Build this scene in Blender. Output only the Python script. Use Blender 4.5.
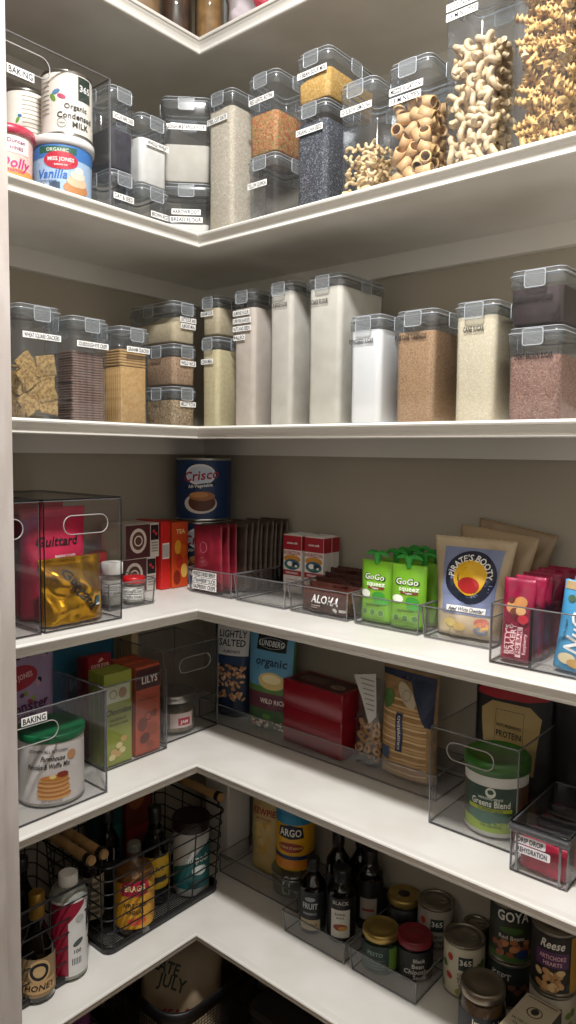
import bpy, math, random
from mathutils import Vector, Matrix, Euler, noise
from mathutils.geometry import tessellate_polygon

for o in list(bpy.data.objects): bpy.data.objects.remove(o)
SC = bpy.context.scene
COL = SC.collection
PI = math.pi
R = math.radians
rnd = random.Random(7)

# ------------------------------------------------------------------ camera, light, exposure
cam_d = bpy.data.cameras.new('camera'); cam = bpy.data.objects.new('camera', cam_d); COL.objects.link(cam)
cam_d.sensor_fit = 'VERTICAL'; cam_d.sensor_height = 36.0; cam_d.lens = 730.6445 / 1024 * 36.0
cam_d.clip_start = 0.02
rx_, uy_, fz_ = Vector((.759862, .649954, .012995)), Vector((-.061871, .052405, .996707)), Vector((-.647133, .758164, -.080034))
m_ = Matrix((rx_, uy_, -fz_)).transposed().to_4x4(); m_.translation = Vector((1.53922, -1.43505, 1.50257)); cam.matrix_world = m_
SC.camera = cam
SC.view_settings.view_transform = 'Standard'; SC.view_settings.look = 'None'; SC.view_settings.gamma = 1.0
SC.view_settings.use_curve_mapping = False; SC.view_settings.exposure = 0.0
w_ = bpy.data.worlds.new('world'); SC.world = w_; w_.use_nodes = True
w_.node_tree.nodes['Background'].inputs[0].default_value = (1, .95, .9, 1); w_.node_tree.nodes['Background'].inputs[1].default_value = 0.06
def area(name, loc, size, power, color, rot=(0, 0, 0)):
    l = bpy.data.lights.new(name, 'AREA'); l.shape = 'DISK'; l.size = size; l.energy = power; l.color = color
    o = bpy.data.objects.new(name, l); COL.objects.link(o); o.location = loc; o.rotation_euler = rot
    return o
area('ceiling_lamp_light', (1.12, -1.02, 2.70), .16, 45, (1, .985, .97))
try:
    SC.cycles.transparent_max_bounces = 40; SC.cycles.diffuse_bounces = 5; SC.cycles.max_bounces = 12
    SC.cycles.caustics_reflective = False; SC.cycles.caustics_refractive = False
except Exception: pass

# ------------------------------------------------------------------ materials
def lin(h):
    if isinstance(h, str):
        c = [int(h[i:i + 2], 16) / 255 for i in (0, 2, 4)]
        return tuple([x / 12.92 if x <= .04045 else ((x + .055) / 1.055) ** 2.4 for x in c]) + (1,)
    return tuple(h) + (1,)
MC = {}
def P(hexc, rough=.5, metal=0, noise_to=None, scale=60, bump=0, spec=.5, detail=2, stretch=None, key=None, sharp=None):
    """opaque procedural material"""
    k = (hexc, rough, metal, noise_to, scale, bump, spec, detail, stretch, key, sharp)
    if k in MC: return MC[k]
    m = bpy.data.materials.new(key or 'paint_' + str(hexc)); m.use_nodes = True; nt = m.node_tree; b = nt.nodes['Principled BSDF']
    b.inputs['Base Color'].default_value = lin(hexc); b.inputs['Roughness'].default_value = rough; b.inputs['Metallic'].default_value = metal
    b.inputs['Specular IOR Level'].default_value = spec
    if noise_to or bump:
        tc = nt.nodes.new('ShaderNodeTexCoord'); mp = nt.nodes.new('ShaderNodeMapping'); nz = nt.nodes.new('ShaderNodeTexNoise')
        nz.inputs['Scale'].default_value = scale; nz.inputs['Detail'].default_value = detail
        nt.links.new(tc.outputs['Object'], mp.inputs[0]); nt.links.new(mp.outputs[0], nz.inputs[0])
        if stretch: mp.inputs['Scale'].default_value = stretch
        if noise_to:
            rp = nt.nodes.new('ShaderNodeValToRGB'); a, c = (.36, .64) if sharp is None else (.5 - sharp, .5 + sharp)
            rp.color_ramp.elements[0].position = a; rp.color_ramp.elements[1].position = c
            rp.color_ramp.elements[0].color = lin(hexc); rp.color_ramp.elements[1].color = lin(noise_to)
            nt.links.new(nz.outputs[0], rp.inputs[0]); nt.links.new(rp.outputs[0], b.inputs['Base Color'])
        if bump:
            bp = nt.nodes.new('ShaderNodeBump'); bp.inputs['Strength'].default_value = bump; bp.inputs['Distance'].default_value = .002
            nt.links.new(nz.outputs[0], bp.inputs['Height']); nt.links.new(bp.outputs[0], b.inputs['Normal'])
    MC[k] = m; return m
def CLEAR(name, tint, haze=.05, hazecol='c8ccd0', rough=.06, refl=1.0):
    """thin clear plastic or glass: light goes straight through, tinted, plus a surface reflection and a little haze"""
    if name in MC: return MC[name]
    m = bpy.data.materials.new(name); m.use_nodes = True; nt = m.node_tree; nt.nodes.clear()
    out = nt.nodes.new('ShaderNodeOutputMaterial'); tr = nt.nodes.new('ShaderNodeBsdfTransparent'); gl = nt.nodes.new('ShaderNodeBsdfGlossy'); df = nt.nodes.new('ShaderNodeBsdfDiffuse')
    lw = nt.nodes.new('ShaderNodeLayerWeight'); lw.inputs[0].default_value = .5
    pw = nt.nodes.new('ShaderNodeMath'); pw.operation = 'POWER'; pw.inputs[1].default_value = 4.0
    fr = nt.nodes.new('ShaderNodeMath'); fr.operation = 'MULTIPLY_ADD'; fr.inputs[1].default_value = .70; fr.inputs[2].default_value = .04
    nt.links.new(lw.outputs['Facing'], pw.inputs[0]); nt.links.new(pw.outputs[0], fr.inputs[0])
    m1 = nt.nodes.new('ShaderNodeMixShader'); m2 = nt.nodes.new('ShaderNodeMixShader'); mu = nt.nodes.new('ShaderNodeMath'); mu.operation = 'MULTIPLY'; mu.inputs[1].default_value = refl
    tr.inputs[0].default_value = lin(tint); df.inputs[0].default_value = lin(hazecol); gl.inputs['Roughness'].default_value = rough
    m1.inputs[0].default_value = haze
    nt.links.new(tr.outputs[0], m1.inputs[1]); nt.links.new(df.outputs[0], m1.inputs[2])
    nt.links.new(fr.outputs[0], mu.inputs[0]); nt.links.new(mu.outputs[0], m2.inputs[0]); nt.links.new(m1.outputs[0], m2.inputs[1]); nt.links.new(gl.outputs[0], m2.inputs[2])
    nt.links.new(m2.outputs[0], out.inputs[0]); MC[name] = m; return m
def GRAIN(name, cols, scale, rough=.8, bump=.4):
    """loose dry goods: voronoi cells coloured at random from a ramp"""
    if name in MC: return MC[name]
    m = bpy.data.materials.new(name); m.use_nodes = True; nt = m.node_tree; b = nt.nodes['Principled BSDF']; b.inputs['Roughness'].default_value = rough
    tc = nt.nodes.new('ShaderNodeTexCoord'); v = nt.nodes.new('ShaderNodeTexVoronoi'); v.inputs['Scale'].default_value = scale
    rp = nt.nodes.new('ShaderNodeValToRGB'); sp = nt.nodes.new('ShaderNodeSeparateColor')
    nt.links.new(tc.outputs['Object'], v.inputs['Vector']); nt.links.new(v.outputs['Color'], sp.inputs[0]); nt.links.new(sp.outputs[0], rp.inputs[0])
    el = rp.color_ramp.elements; el[0].color = lin(cols[0]); el[1].color = lin(cols[-1])
    for i, c in enumerate(cols[1:-1]): e = el.new((i + 1) / (len(cols) - 1)); e.color = lin(c)
    nt.links.new(rp.outputs[0], b.inputs['Base Color'])
    bp = nt.nodes.new('ShaderNodeBump'); bp.inputs['Strength'].default_value = bump; bp.inputs['Distance'].default_value = .001; bp.invert = True
    nt.links.new(v.outputs['Distance'], bp.inputs['Height']); nt.links.new(bp.outputs[0], b.inputs['Normal'])
    MC[name] = m; return m

M_WALL = P('aba394', .75, noise_to='a59d8e', scale=3, key='wall_paint')
M_ADDED_WAIN = P('5c4a3a', .6, noise_to='4c3c2e', scale=8, key='added_wainscot_wood')  # dark wood for the made-up wainscot that dims the lower room
M_ROOM = P('ebe8e2', .7, key='room_paint')
M_SHELF = P('e3e0da', .42, noise_to='dbd7cf', scale=9, stretch=(1, 1, 1), bump=.04, key='shelf_paint')
M_TRIM = P('dedbd4', .38, key='trim_paint')
M_JAMB = P('b6aea9', .45, noise_to='a89f98', scale=14, stretch=(3, 3, .6), bump=.12, key='jamb_paint')
M_FLOOR = P('7c6248', .5, noise_to='6a523a', scale=6, stretch=(1, 12, 1), key='floor_wood')
M_CEIL = P('d8d2c6', .8, key='ceiling_paint')
BODY = CLEAR('container_plastic', 'f4f6f8', .045, 'b8bcc4', .10, .9)
LIDM = CLEAR('lid_plastic', 'eff1f1', .10, 'b4b8ba', .16, 1.2)
LATCH = CLEAR('latch_plastic', 'eef0f1', .20, 'c2c8cc', .2, 1.3)
LRIM = CLEAR('latch_rim_plastic', 'dde2e6', .50, 'dfe4ea', .2, 1.3)
GASK = P('5c6064', .5, key='gasket_rubber')
BIN = CLEAR('bin_plastic', 'fafafa', .006, 'c0c0c4', .04, .7)
BINRIM = CLEAR('bin_rim_plastic', '6a666a', .30, 'b8b8bc', .08, 2.2)
BINDARK = CLEAR('bin_edge_plastic', '1c181c', .12, '26242a', .08, 1.2)
GLASS = CLEAR('jar_glass', 'f0f4f3', .02, 'c0c8c8', .03, 1.3)
CELLO = CLEAR('cellophane', 'f4f4f5', .04, 'd0d0d4', .12, 1.6)
WHITE = P('f2f1ee', .5, key='white_paper'); BLACK = P('121114', .5, key='black_ink'); PAPER = P('ebe6da', .6, key='cream_paper')
STEEL = P('b9b7b2', .28, 1, key='tin_steel'); GOLD = P('c8a860', .3, 1, key='gold_lid'); BLKW = P('0c0b0c', .45, key='black_wire')

# ------------------------------------------------------------------ mesh builder
class MB:
    def __init__(s): s.v = []; s.f = []; s.mi = []; s.m = []; s.sm = []
    def mat(s, m):
        if m not in s.m: s.m.append(m)
        return s.m.index(m)
    def add(s, vs, fs, m, smooth=False, M=None):
        n = len(s.v); i = s.mat(m)
        s.v += [tuple(M @ Vector(v)) if M is not None else tuple(v) for v in vs]
        for f in fs: s.f.append(tuple(n + k for k in f)); s.mi.append(i); s.sm.append(smooth)
        return s
    def build(s, name, parent=None, label=None):
        me = bpy.data.meshes.new(name); me.from_pydata(s.v, [], s.f)
        for m in s.m: me.materials.append(m)
        me.polygons.foreach_set('material_index', s.mi); me.polygons.foreach_set('use_smooth', s.sm)
        me.update()
        o = bpy.data.objects.new(name, me); COL.objects.link(o)
        if parent: o.parent = parent
        if label: o['label'] = label
        return o
def rrect(w, d, r, n=4):
    """rounded rectangle loop, counter-clockwise, starting at right side"""
    r = min(r, w / 2 - 1e-4, d / 2 - 1e-4); L = []
    for cx, cy, a0 in ((w / 2 - r, d / 2 - r, 0), (-w / 2 + r, d / 2 - r, 90), (-w / 2 + r, -d / 2 + r, 180), (w / 2 - r, -d / 2 + r, 270)):
        for i in range(n + 1):
            a = R(a0 + 90 * i / n); L.append((cx + r * math.cos(a), cy + r * math.sin(a)))
    return L
def loft(mb, rings, m, cap0=True, cap1=True, smooth=True, M=None):
    n = len(rings[0]); vs = [p for r_ in rings for p in r_]; fs = []
    for k in range(len(rings) - 1):
        for i in range(n):
            j = (i + 1) % n; fs.append((k * n + i, k * n + j, (k + 1) * n + j, (k + 1) * n + i))
    mb.add(vs, fs, m, smooth, M)
    if cap0: mb.add(rings[0], [tuple(range(n))[::-1]], m, False, M)
    if cap1: mb.add(rings[-1], [tuple(range(n))], m, False, M)
    return mb
def rbox(mb, w, d, z0, z1, r, m, bev=.0015, cx=0, cy=0, n=4, M=None, taper=0, smooth=True):
    Rg = []
    for z, e, t in ((z0, bev, 0), (z0 + bev, 0, 0), (z1 - bev, 0, 1), (z1, bev, 1)):
        ww = w - 2 * e - 2 * taper * (1 - t); dd = d - 2 * e - 2 * taper * (1 - t)
        Rg.append([(cx + x, cy + y, z) for x, y in rrect(ww, dd, max(r - e, .0005), n)])
    return loft(mb, Rg, m, M=M, smooth=smooth)
def box(mb, x0, x1, y0, y1, z0, z1, m, M=None):
    vs = [(x, y, z) for z in (z0, z1) for y in (y0, y1) for x in (x0, x1)]
    return mb.add(vs, [(0, 2, 3, 1), (4, 5, 7, 6), (0, 1, 5, 4), (2, 6, 7, 3), (0, 4, 6, 2), (1, 3, 7, 5)], m, False, M)
def lathe(mb, prof, m, n=28, cap0=True, cap1=True, M=None, smooth=True):
    rings = [[(max(r_, 1e-5) * math.cos(2 * PI * i / n), max(r_, 1e-5) * math.sin(2 * PI * i / n), z) for i in range(n)] for r_, z in prof]
    return loft(mb, rings, m, cap0, cap1, smooth, M)
def tube(mb, pts, r, m, k=8, closed=False, cap=True):
    pts = [Vector(p) for p in pts]; N = len(pts); rings = []
    t0 = (pts[1] - pts[0]).normalized(); up = Vector((0, 0, 1)) if abs(t0.z) < .9 else Vector((1, 0, 0)); nrm = (up - t0 * up.dot(t0)).normalized()
    for i, p in enumerate(pts):
        a = pts[(i - 1) % N] if (closed or i > 0) else p; b = pts[(i + 1) % N] if (closed or i < N - 1) else p
        t = (b - a).normalized(); nrm = (nrm - t * nrm.dot(t)).normalized(); bi = t.cross(nrm)
        rr = r[i] if isinstance(r, (list, tuple)) else r
        rings.append([tuple(p + (nrm * math.cos(2 * PI * q / k) + bi * math.sin(2 * PI * q / k)) * rr) for q in range(k)])
    if closed: rings.append(rings[0])
    return loft(mb, rings, m, cap and not closed, cap and not closed)

# ------------------------------------------------------------------ lettering from the built-in font
GL = {}
def load_glyphs():
    chars = "ABCDEFGHIJKLMNOPQRSTUVWXYZabcdefghijklmnopqrstuvwxyz0123456789'&%.,-+!/"
    tmp = []
    for bold in (0, 1):
        for c in chars:
            pair = []
            for s in (c, '|' + c + '|', '||'):
                cu = bpy.data.curves.new('g', 'FONT'); cu.body = s; cu.size = 1; cu.resolution_u = 2; cu.offset = .022 * bold
                o = bpy.data.objects.new('g', cu); COL.objects.link(o); pair.append(o)
            tmp.append((c, bold, pair))
    dg = bpy.context.evaluated_depsgraph_get(); dg.update()
    for c, bold, (a, b, d) in tmp:
        ev = a.evaluated_get(dg); me = ev.to_mesh()
        vs = [tuple(v.co) for v in me.vertices]; fs = [tuple(p.vertices) for p in me.polygons]; ev.to_mesh_clear()
        GL[(c, bold)] = (vs, fs, b.evaluated_get(dg).dimensions.x - d.evaluated_get(dg).dimensions.x + .02 * bold)
    for c, bold, pr in tmp:
        for o in pr:
            cu = o.data; bpy.data.objects.remove(o); bpy.data.curves.remove(cu)
load_glyphs()
def text(mb, S, s, cx, cz, h, m, off=.0012, w=None, bold=1, shear=0, rot=0, arc=None):
    """string s centred at (cx, cz) on surface S; h = capital height; w squeezes or stretches it to that width"""
    k = h / .70; x = 0; parts = []
    for c in s:
        if c == ' ': x += .28; continue
        g = GL.get((c, bold))
        if not g: x += .3; continue
        parts.append((x, g)); x += g[2]
    W = x * k; sx = (w / W) if w else 1
    cr, sr = math.cos(rot), math.sin(rot)
    for gx, (vs, fs, ad) in parts:
        out = []
        for vx, vy, _ in vs:
            px = ((gx + vx) * k - W / 2) * sx + shear * vy * k; pz = (vy - .35) * k
            if arc:      # bend around a circle of radius arc (above centre)
                gc = ((gx + ad / 2) * k - W / 2) * sx; a = gc / arc; lx = px - gc
                qx = (arc + pz) * math.sin(a) + lx * math.cos(a); qz = (arc + pz) * math.cos(a) - lx * math.sin(a)
                px, pz = qx, qz
            out.append(S(cx + px * cr - pz * sr, cz + px * sr + pz * cr, off))
        mb.add(out, fs, m)
def dpoly(mb, S, pts, m, off=.0008, cell=.014):
    """filled outline; triangles are split until they are small enough to follow a curved surface"""
    P2 = [(x, z) for x, z in pts]; work = [tuple(t) for t in tessellate_polygon([[Vector((x, z, 0)) for x, z in pts]])]; fs = []
    while work:
        t = work.pop(); e = [(math.dist(P2[t[i]], P2[t[(i + 1) % 3]]), i) for i in range(3)]; L, i = max(e)
        if L < cell or len(P2) > 9000: fs.append(t); continue
        a, b_, c = t[i], t[(i + 1) % 3], t[(i + 2) % 3]; P2.append(((P2[a][0] + P2[b_][0]) / 2, (P2[a][1] + P2[b_][1]) / 2)); n = len(P2) - 1
        work += [(a, n, c), (n, b_, c)]
    mb.add([S(x, z, off) for x, z in P2], fs, m)
def drect(mb, S, x0, x1, z0, z1, m, off=.0006, n=8, k=1, sk=0):
    vs = []; fs = []; n = max(1, min(n, 2) if abs(x1 - x0) < .006 else n, int(abs(x1 - x0) / .006)); k = max(k, int(abs(z1 - z0) / .008))
    for j in range(k + 1):
        for i in range(n + 1):
            z = z0 + (z1 - z0) * j / k; vs.append(S(x0 + (x1 - x0) * i / n + sk * (z - z0), z, off))
    for j in range(k):
        for i in range(n): a = j * (n + 1) + i; fs.append((a, a + 1, a + n + 2, a + n + 1))
    mb.add(vs, fs, m)
def dell(mb, S, cx, cz, rx, rz, m, off=.0009, n=24, rot=0, rings=3):
    vs = [S(cx, cz, off)]; fs = []; c_, s_ = math.cos(rot), math.sin(rot)
    for q in range(1, rings + 1):
        for i in range(n):
            a = 2 * PI * i / n; x = rx * q / rings * math.cos(a); z = rz * q / rings * math.sin(a)
            vs.append(S(cx + x * c_ - z * s_, cz + x * s_ + z * c_, off))
    for i in range(n): fs.append((0, 1 + i, 1 + (i + 1) % n))
    for q in range(rings - 1):
        for i in range(n):
            j = (i + 1) % n; a = 1 + q * n; b = a + n; fs.append((a + i, b + i, b + j, a + j))
    mb.add(vs, fs, m)
def dring(mb, S, cx, cz, r0, r1, m, off=.001, n=36, a0=0, a1=2 * PI, asp=1):
    vs = []; fs = []
    for i in range(n + 1):
        a = a0 + (a1 - a0) * i / n
        for r_ in (r0, r1): vs.append(S(cx + r_ * math.cos(a), cz + r_ * asp * math.sin(a), off))
    for i in range(n): fs.append((2 * i, 2 * i + 1, 2 * i + 3, 2 * i + 2))
    mb.add(vs, fs, m)
def F(d): return lambda x, z, o: (x, -d / 2 - o, z)                     # flat front face of a thing of depth d
def FS(w, sgn=1): return lambda x, z, o: (sgn * (w / 2 + o), sgn * x, z)  # flat side face
def FT(h): return lambda x, z, o: (x, z, h + o)                          # flat top
def CY(r): return lambda x, z, o: ((r + o) * math.sin(x / r), -(r + o) * math.cos(x / r), z)

# ------------------------------------------------------------------ things
def tag(o, label, cat, group=None, kind=None):
    o['label'] = label; o['category'] = cat
    if group: o['group'] = group
    if kind: o['kind'] = kind
    return o
def thing(name, label, cat, loc, rz=0, group=None, rx=0, ry=0):
    o = bpy.data.objects.new(name, None); COL.objects.link(o); o.empty_display_size = .02
    o.location = loc; o.rotation_euler = (rx, ry, rz)
    return tag(o, label, cat, group)
def solo(mb, name, label, cat, loc=(0, 0, 0), rz=0, group=None, kind=None, rx=0, ry=0):
    o = mb.build(name); o.location = loc; o.rotation_euler = (rx, ry, rz)
    return tag(o, label, cat, group, kind)
def struct(mb, name):
    o = mb.build(name); o['kind'] = 'structure'; return o
def copy_tree(o, parent=None):
    c = o.copy(); COL.objects.link(c)
    if parent: c.parent = parent
    for ch in list(o.children): copy_tree(ch, c)
    return c
ZS = {1: 2.35805, 2: 1.96388, 3: 1.55824, 4: 1.15955, 5: .80675, 6: .40842, 7: 0.0}
DL, DR = .3635, .36
LZ = R(90)
def atB(x0, x1, yf, d): return ((x0 + x1) / 2, yf + d / 2)
def atL(y0, y1, xf, d): return (xf - d / 2, (y0 + y1) / 2)
EPS = .0006

# ------------------------------------------------------------------ room
b = MB(); box(b, -.12, 0, -2.1, .12, 0, 2.8, M_WALL); struct(b, 'wall_left')
b = MB(); box(b, 0, 2.36, 0, .12, 0, 2.8, M_WALL); struct(b, 'wall_back')
b = MB(); box(b, 2.36, 2.48, -2.1, .12, 0, 2.8, M_ROOM); struct(b, 'wall_right')
b = MB(); box(b, 0, 2.36, -2.1, -1.98, 0, 2.8, M_ROOM); struct(b, 'wall_front')
b = MB(); box(b, .66, 2.355, -1.979, -1.962, .001, 1.15, M_ADDED_WAIN); struct(b, 'trim_30')  # invented wainscot, out of view, cuts the bounce reaching the lower shelves
b = MB(); box(b, 2.340, 2.359, -1.960, -.40, .001, 1.15, M_ADDED_WAIN); struct(b, 'trim_31')  # second added panel, also unseen, keeps low bounce light down
b = MB(); box(b, -.12, 2.48, -2.1, .12, -.08, 0, M_FLOOR); struct(b, 'floor')
b = MB(); box(b, -.12, 2.48, -2.1, .12, 2.75, 2.85, M_CEIL); struct(b, 'ceiling')
# the closet's front wall beside the doorway, with its painted jamb; the left shelves run on behind it
b = MB(); box(b, 0, .640, -1.085, -.962, 0, 2.75, M_WALL); struct(b, 'wall_return')
b = MB(); box(b, .641, .659, -1.10, -.950, 0, 2.75, M_JAMB); box(b, .6592, .664, -1.09, -.972, 0, 2.75, M_JAMB); struct(b, 'trim_1')
XR = 2.335
PROF = [(-.004, -.001), (.0135, 0), (.0168, -.0014), (.018, -.0040), (.0168, -.0070), (.0135, -.0086), (.0125, -.0100), (.0095, -.0130), (.0072, -.0170), (.0060, -.0205), (.0068, -.0222), (.0068, -.0250), (.0050, -.0268), (-.004, -.0268)]
def shelf(k, label):
    z = ZS[k]
    t = thing('pantry_shelf', label, 'shelf', (0, 0, z), 0)
    xf, yf = DL - .018, -DR + .018
    b = MB(); L = [(0.0005, -.0005), (.0005, -.960), (xf, -.960), (xf, yf), (XR, yf), (XR, -.0005)]
    vs = [(x, y, zz) for zz in (-.016, -.0008) for x, y in L]; n = 6
    fs = [(0, 1, 2, 3), (0, 3, 4, 5), (9, 8, 7, 6), (11, 10, 9, 6)][0:4]
    b.add(vs, [(3, 2, 1, 0), (5, 4, 3, 0), (6, 7, 8, 9), (6, 9, 10, 11)] + [(i, (i + 1) % n, n + (i + 1) % n, n + i) for i in range(n)], M_SHELF)
    b.build('board', t)
    for arm in (0, 1):
        b = MB(); rings = []
        for q in range(2):
            rg = []
            for o_, zz in PROF:
                if arm == 0: rg.append((xf + o_, (-.960 if q == 0 else yf - o_), zz))
                else: rg.append(((xf + o_ if q == 0 else XR), yf - o_, zz))
            rings.append(rg)
        loft(b, rings, M_TRIM, smooth=False)
        b.build('edge_moulding', t)
for k, l in ((1, 'topmost corner shelf with white painted boards and moulded front edge'),
             (2, 'white corner shelf holding the pasta, grain and flour containers, second from top'),
             (3, 'white corner shelf at eye level holding the sugar, flour and cracker containers'),
             (4, 'white corner shelf holding the snack trays and milk cartons'),
             (5, 'white corner shelf holding the green-lidded tub and chocolate boxes'),
             (6, 'lowest white corner shelf with wire baskets and canned food')):
    shelf(k, l)
tn = 2
for k in (1, 2, 3, 4, 5, 6):
    z1 = ZS[k] - .0162; z0 = z1 - .046
    b = MB(); box(b, .0005, .018, -.960, -.0005, z0, z1, M_TRIM); struct(b, 'trim_%d' % tn); tn += 1
    b = MB(); box(b, .0182, XR, -.0185, -.0005, z0, z1, M_TRIM); struct(b, 'trim_%d' % tn); tn += 1

# ceiling lamp fixture (the room's lamp)
t = thing('ceiling_light', 'round flush ceiling light above the pantry', 'ceiling light', (1.12, -1.02, 2.749))
b = MB(); lathe(b, [(.13, 0), (.13, -.012), (.10, -.016), (.088, -.016), (.088, -.004)], P('e8e6e2', .4), cap0=True, cap1=True); b.build('trim_ring', t)

# ------------------------------------------------------------------ storage containers
def label_strip(mb, S, s, cx, cz, w, h=.0125, off=.0022, clear=False, rot=0):
    if not clear:
        c_, s_ = math.cos(rot), math.sin(rot); pts = []
        for x, z in ((-w / 2, -h / 2), (w / 2, -h / 2), (w / 2, h / 2), (-w / 2, h / 2)): pts.append((cx + x * c_ - z * s_, cz + x * s_ + z * c_))
        dpoly(mb, S, pts, WHITE, off, 9)
    text(mb, S, s, cx, cz, h * (.80 if clear else .68), BLACK, off + (.0004 if not clear else -.0014), w=w * (1.06 if clear else .92), rot=rot)
def canister(w, d, h, loc, rz, label, tags=(), group='lidded storage containers', lidh=.026):
    """tags: (text, cx, height, width[, clear, face])"""
    t = thing('storage_container', label, 'container', loc, rz, group)
    rc = min(.013, w * .2)
    b = MB(); bh = h - lidh * .55; tp = .0022
    rings = []
    for z, e, tt in ((.0004, .004, 0), (.0016, .0015, 0), (.004, 0, 0), (bh, 0, 1)):
        rings.append([(x, y, z) for x, y in rrect(w - .004 - 2 * e - 2 * tp * (1 - tt), d - .004 - 2 * e - 2 * tp * (1 - tt), rc, 5)])
    loft(b, rings, BODY, True, False); b.build('body', t)
    # lid: skirt, raised rim and recessed top
    b = MB(); z0 = h - lidh
    rings = []
    for z, e in ((z0, .0002), (z0 + .002, -.0008), (h - .008, -.0008), (h - .0055, -.0002), (h - .0045, .0012), (h - .001, .0022), (h, .004), (h, .008), (h - .004, .0095)):
        rings.append([(x, y, z) for x, y in rrect(w - .003 - 2 * e, d - .003 - 2 * e, rc, 5)])
    loft(b, rings, LIDM, False, True)
    L = rrect(w - .0008, d - .0008, rc, 5); tube(b, [(x, y, h - .0085) for x, y in L], .0009, LRIM, 5, closed=True)
    L = rrect(w - .0065, d - .0065, rc, 5); tube(b, [(x, y, h - .0004) for x, y in L], .0008, LRIM, 5, closed=True)
    lid = b.build('lid', t)
    b = MB(); rings = []
    for z, e in ((h - .011, .0035), (h - .0085, .0035)):
        rings.append([(x, y, z) for x, y in rrect(w - .004 - 2 * e, d - .004 - 2 * e, rc - .002, 5)])
    loft(b, rings, GASK, False, False); b.build('gasket', lid)
    # four latches folded down over the body
    for i in range(4):
        a = i * PI / 2; wd = w if i % 2 == 0 else d; dd = d if i % 2 == 0 else w
        lw = min(.034, wd * .52); lh = .027; Mx = Matrix.Rotation(a, 4, 'Z')
        b = MB(); zt = h - .002; y0 = -dd / 2 - .0012
        pr = [(0, 0), (-.0022, -.003), (-.0026, -.012), (-.0024, -lh), (-.0008, -lh)]
        vs = [(x, y0 + yo, zt + zo) for x in (-lw / 2, lw / 2) for yo, zo in pr]; n = len(pr)
        b.add(vs, [(q, q + 1, n + q + 1, n + q) for q in range(n - 1)], LATCH, False, Mx)
        lp = rrect(lw, lh - .001, .004, 3)
        pts = [Mx @ Vector((x, y0 - .0028, zt - lh / 2 - .001 + z)) for x, z in lp]
        tube(b, pts, .0008, LRIM, 5, closed=True)
        b.build('latch', lid)
    if tags:
        b = MB()
        for g in tags:
            s, cx, cz, lw = g[:4]; lw = min(lw, w - .014); cx = max(-(w / 2 - .006 - lw / 2), min(w / 2 - .006 - lw / 2, cx)); cl = g[4] if len(g) > 4 else False
            label_strip(b, F(d - .004), s, cx, cz, lw, clear=cl, h=.0115)
        b.build('label', t)
    return t
def filling(w, d, h, loc, rz, name, label, cat, m, bulge=.003, seed=0, slope=0, group=None):
    b = MB(); rc = .011; z0 = .0042; rings = []
    ww, dd = w - .0105, d - .0105
    for z, e in ((z0, .002), (z0 + .002, 0), (h - .002, -.0006)): rings.append([(x, y, z + (slope * x if z > z0 + .01 else 0)) for x, y in rrect(ww - 2 * e, dd - 2 * e, rc, 5)])
    loft(b, rings, m, True, False)
    n = len(rings[-1]); vs = list(rings[-1]); fs = []
    for q, s_ in enumerate((.75, .45, .12)):
        for x, y, z in rings[-1]:
            vs.append((x * s_, y * s_, z + bulge * (1 - s_) + .003 * noise.noise(Vector((x * s_ * 40 + seed, y * s_ * 40, 3)))))
    for q in range(3):
        for i in range(n): j = (i + 1) % n; fs.append((q * n + i, q * n + j, (q + 1) * n + j, (q + 1) * n + i))
    fs.append(tuple(range(3 * n, 4 * n))); b.add(vs, fs, m, True)
    return solo(b, name, label, cat, loc, rz, kind='stuff', group=group)

G_RICE = GRAIN('grain_oats', ['d9cdb8', 'c2b49c', 'e6dccb'], 420)
G_LENT = GRAIN('grain_lentils', ['b8603a', 'cf8a58', '8c8a4c', 'c89a58', 'a8482c', 'd9b078'], 330)
G_BARL = GRAIN('grain_barley', ['d8ac5a', 'c5923c', 'e6c47e'], 380)
G_CHIA = GRAIN('grain_chia', ['2a2c34', '40434c', '34363e', '8e9098'], 520)
G_FLOU = P('efece6', .9, noise_to='e4e0d8', scale=30, key='flour_white')
G_FLO2 = P('d9d3c6', .9, noise_to='cfc8ba', scale=30, key='flour_cream')
G_CORN = P('d6c89e', .9, noise_to='ccbc90', scale=120, key='corn_meal')
G_TAN = P('d4c4a4', .9, noise_to='c9b895', scale=120, key='tan_flour')
G_ALM = P('d6c8ba', .9, noise_to='cdbfb0', scale=40, key='almond_flour')
G_BRSG = GRAIN('grain_turbinado', ['a27c56', 'b8946c', '8f6b48'], 560)
G_CANE = GRAIN('grain_cane', ['dccfb2', 'd0c2a2', 'e8dec6'], 560)
G_QUIN = GRAIN('grain_red', ['80594a', '987262', '6a473a', 'ac8874'], 480)
G_BEAN = P('2a1a18', .8, noise_to='38231f', scale=90, key='dark_sugar')
G_BRRI = GRAIN('grain_brown', ['a58362', 'c0a080', '866444'], 420)
G_MIX = GRAIN('grain_millet', ['7a6046', 'b59a70', '5c4634', 'cbb48c'], 420)
G_COCO = P('26222a', .8, noise_to='3a3640', scale=50, bump=.6, key='dark_cookies')

Z2, Z3 = ZS[2], ZS[3]
YF = -.335
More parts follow.
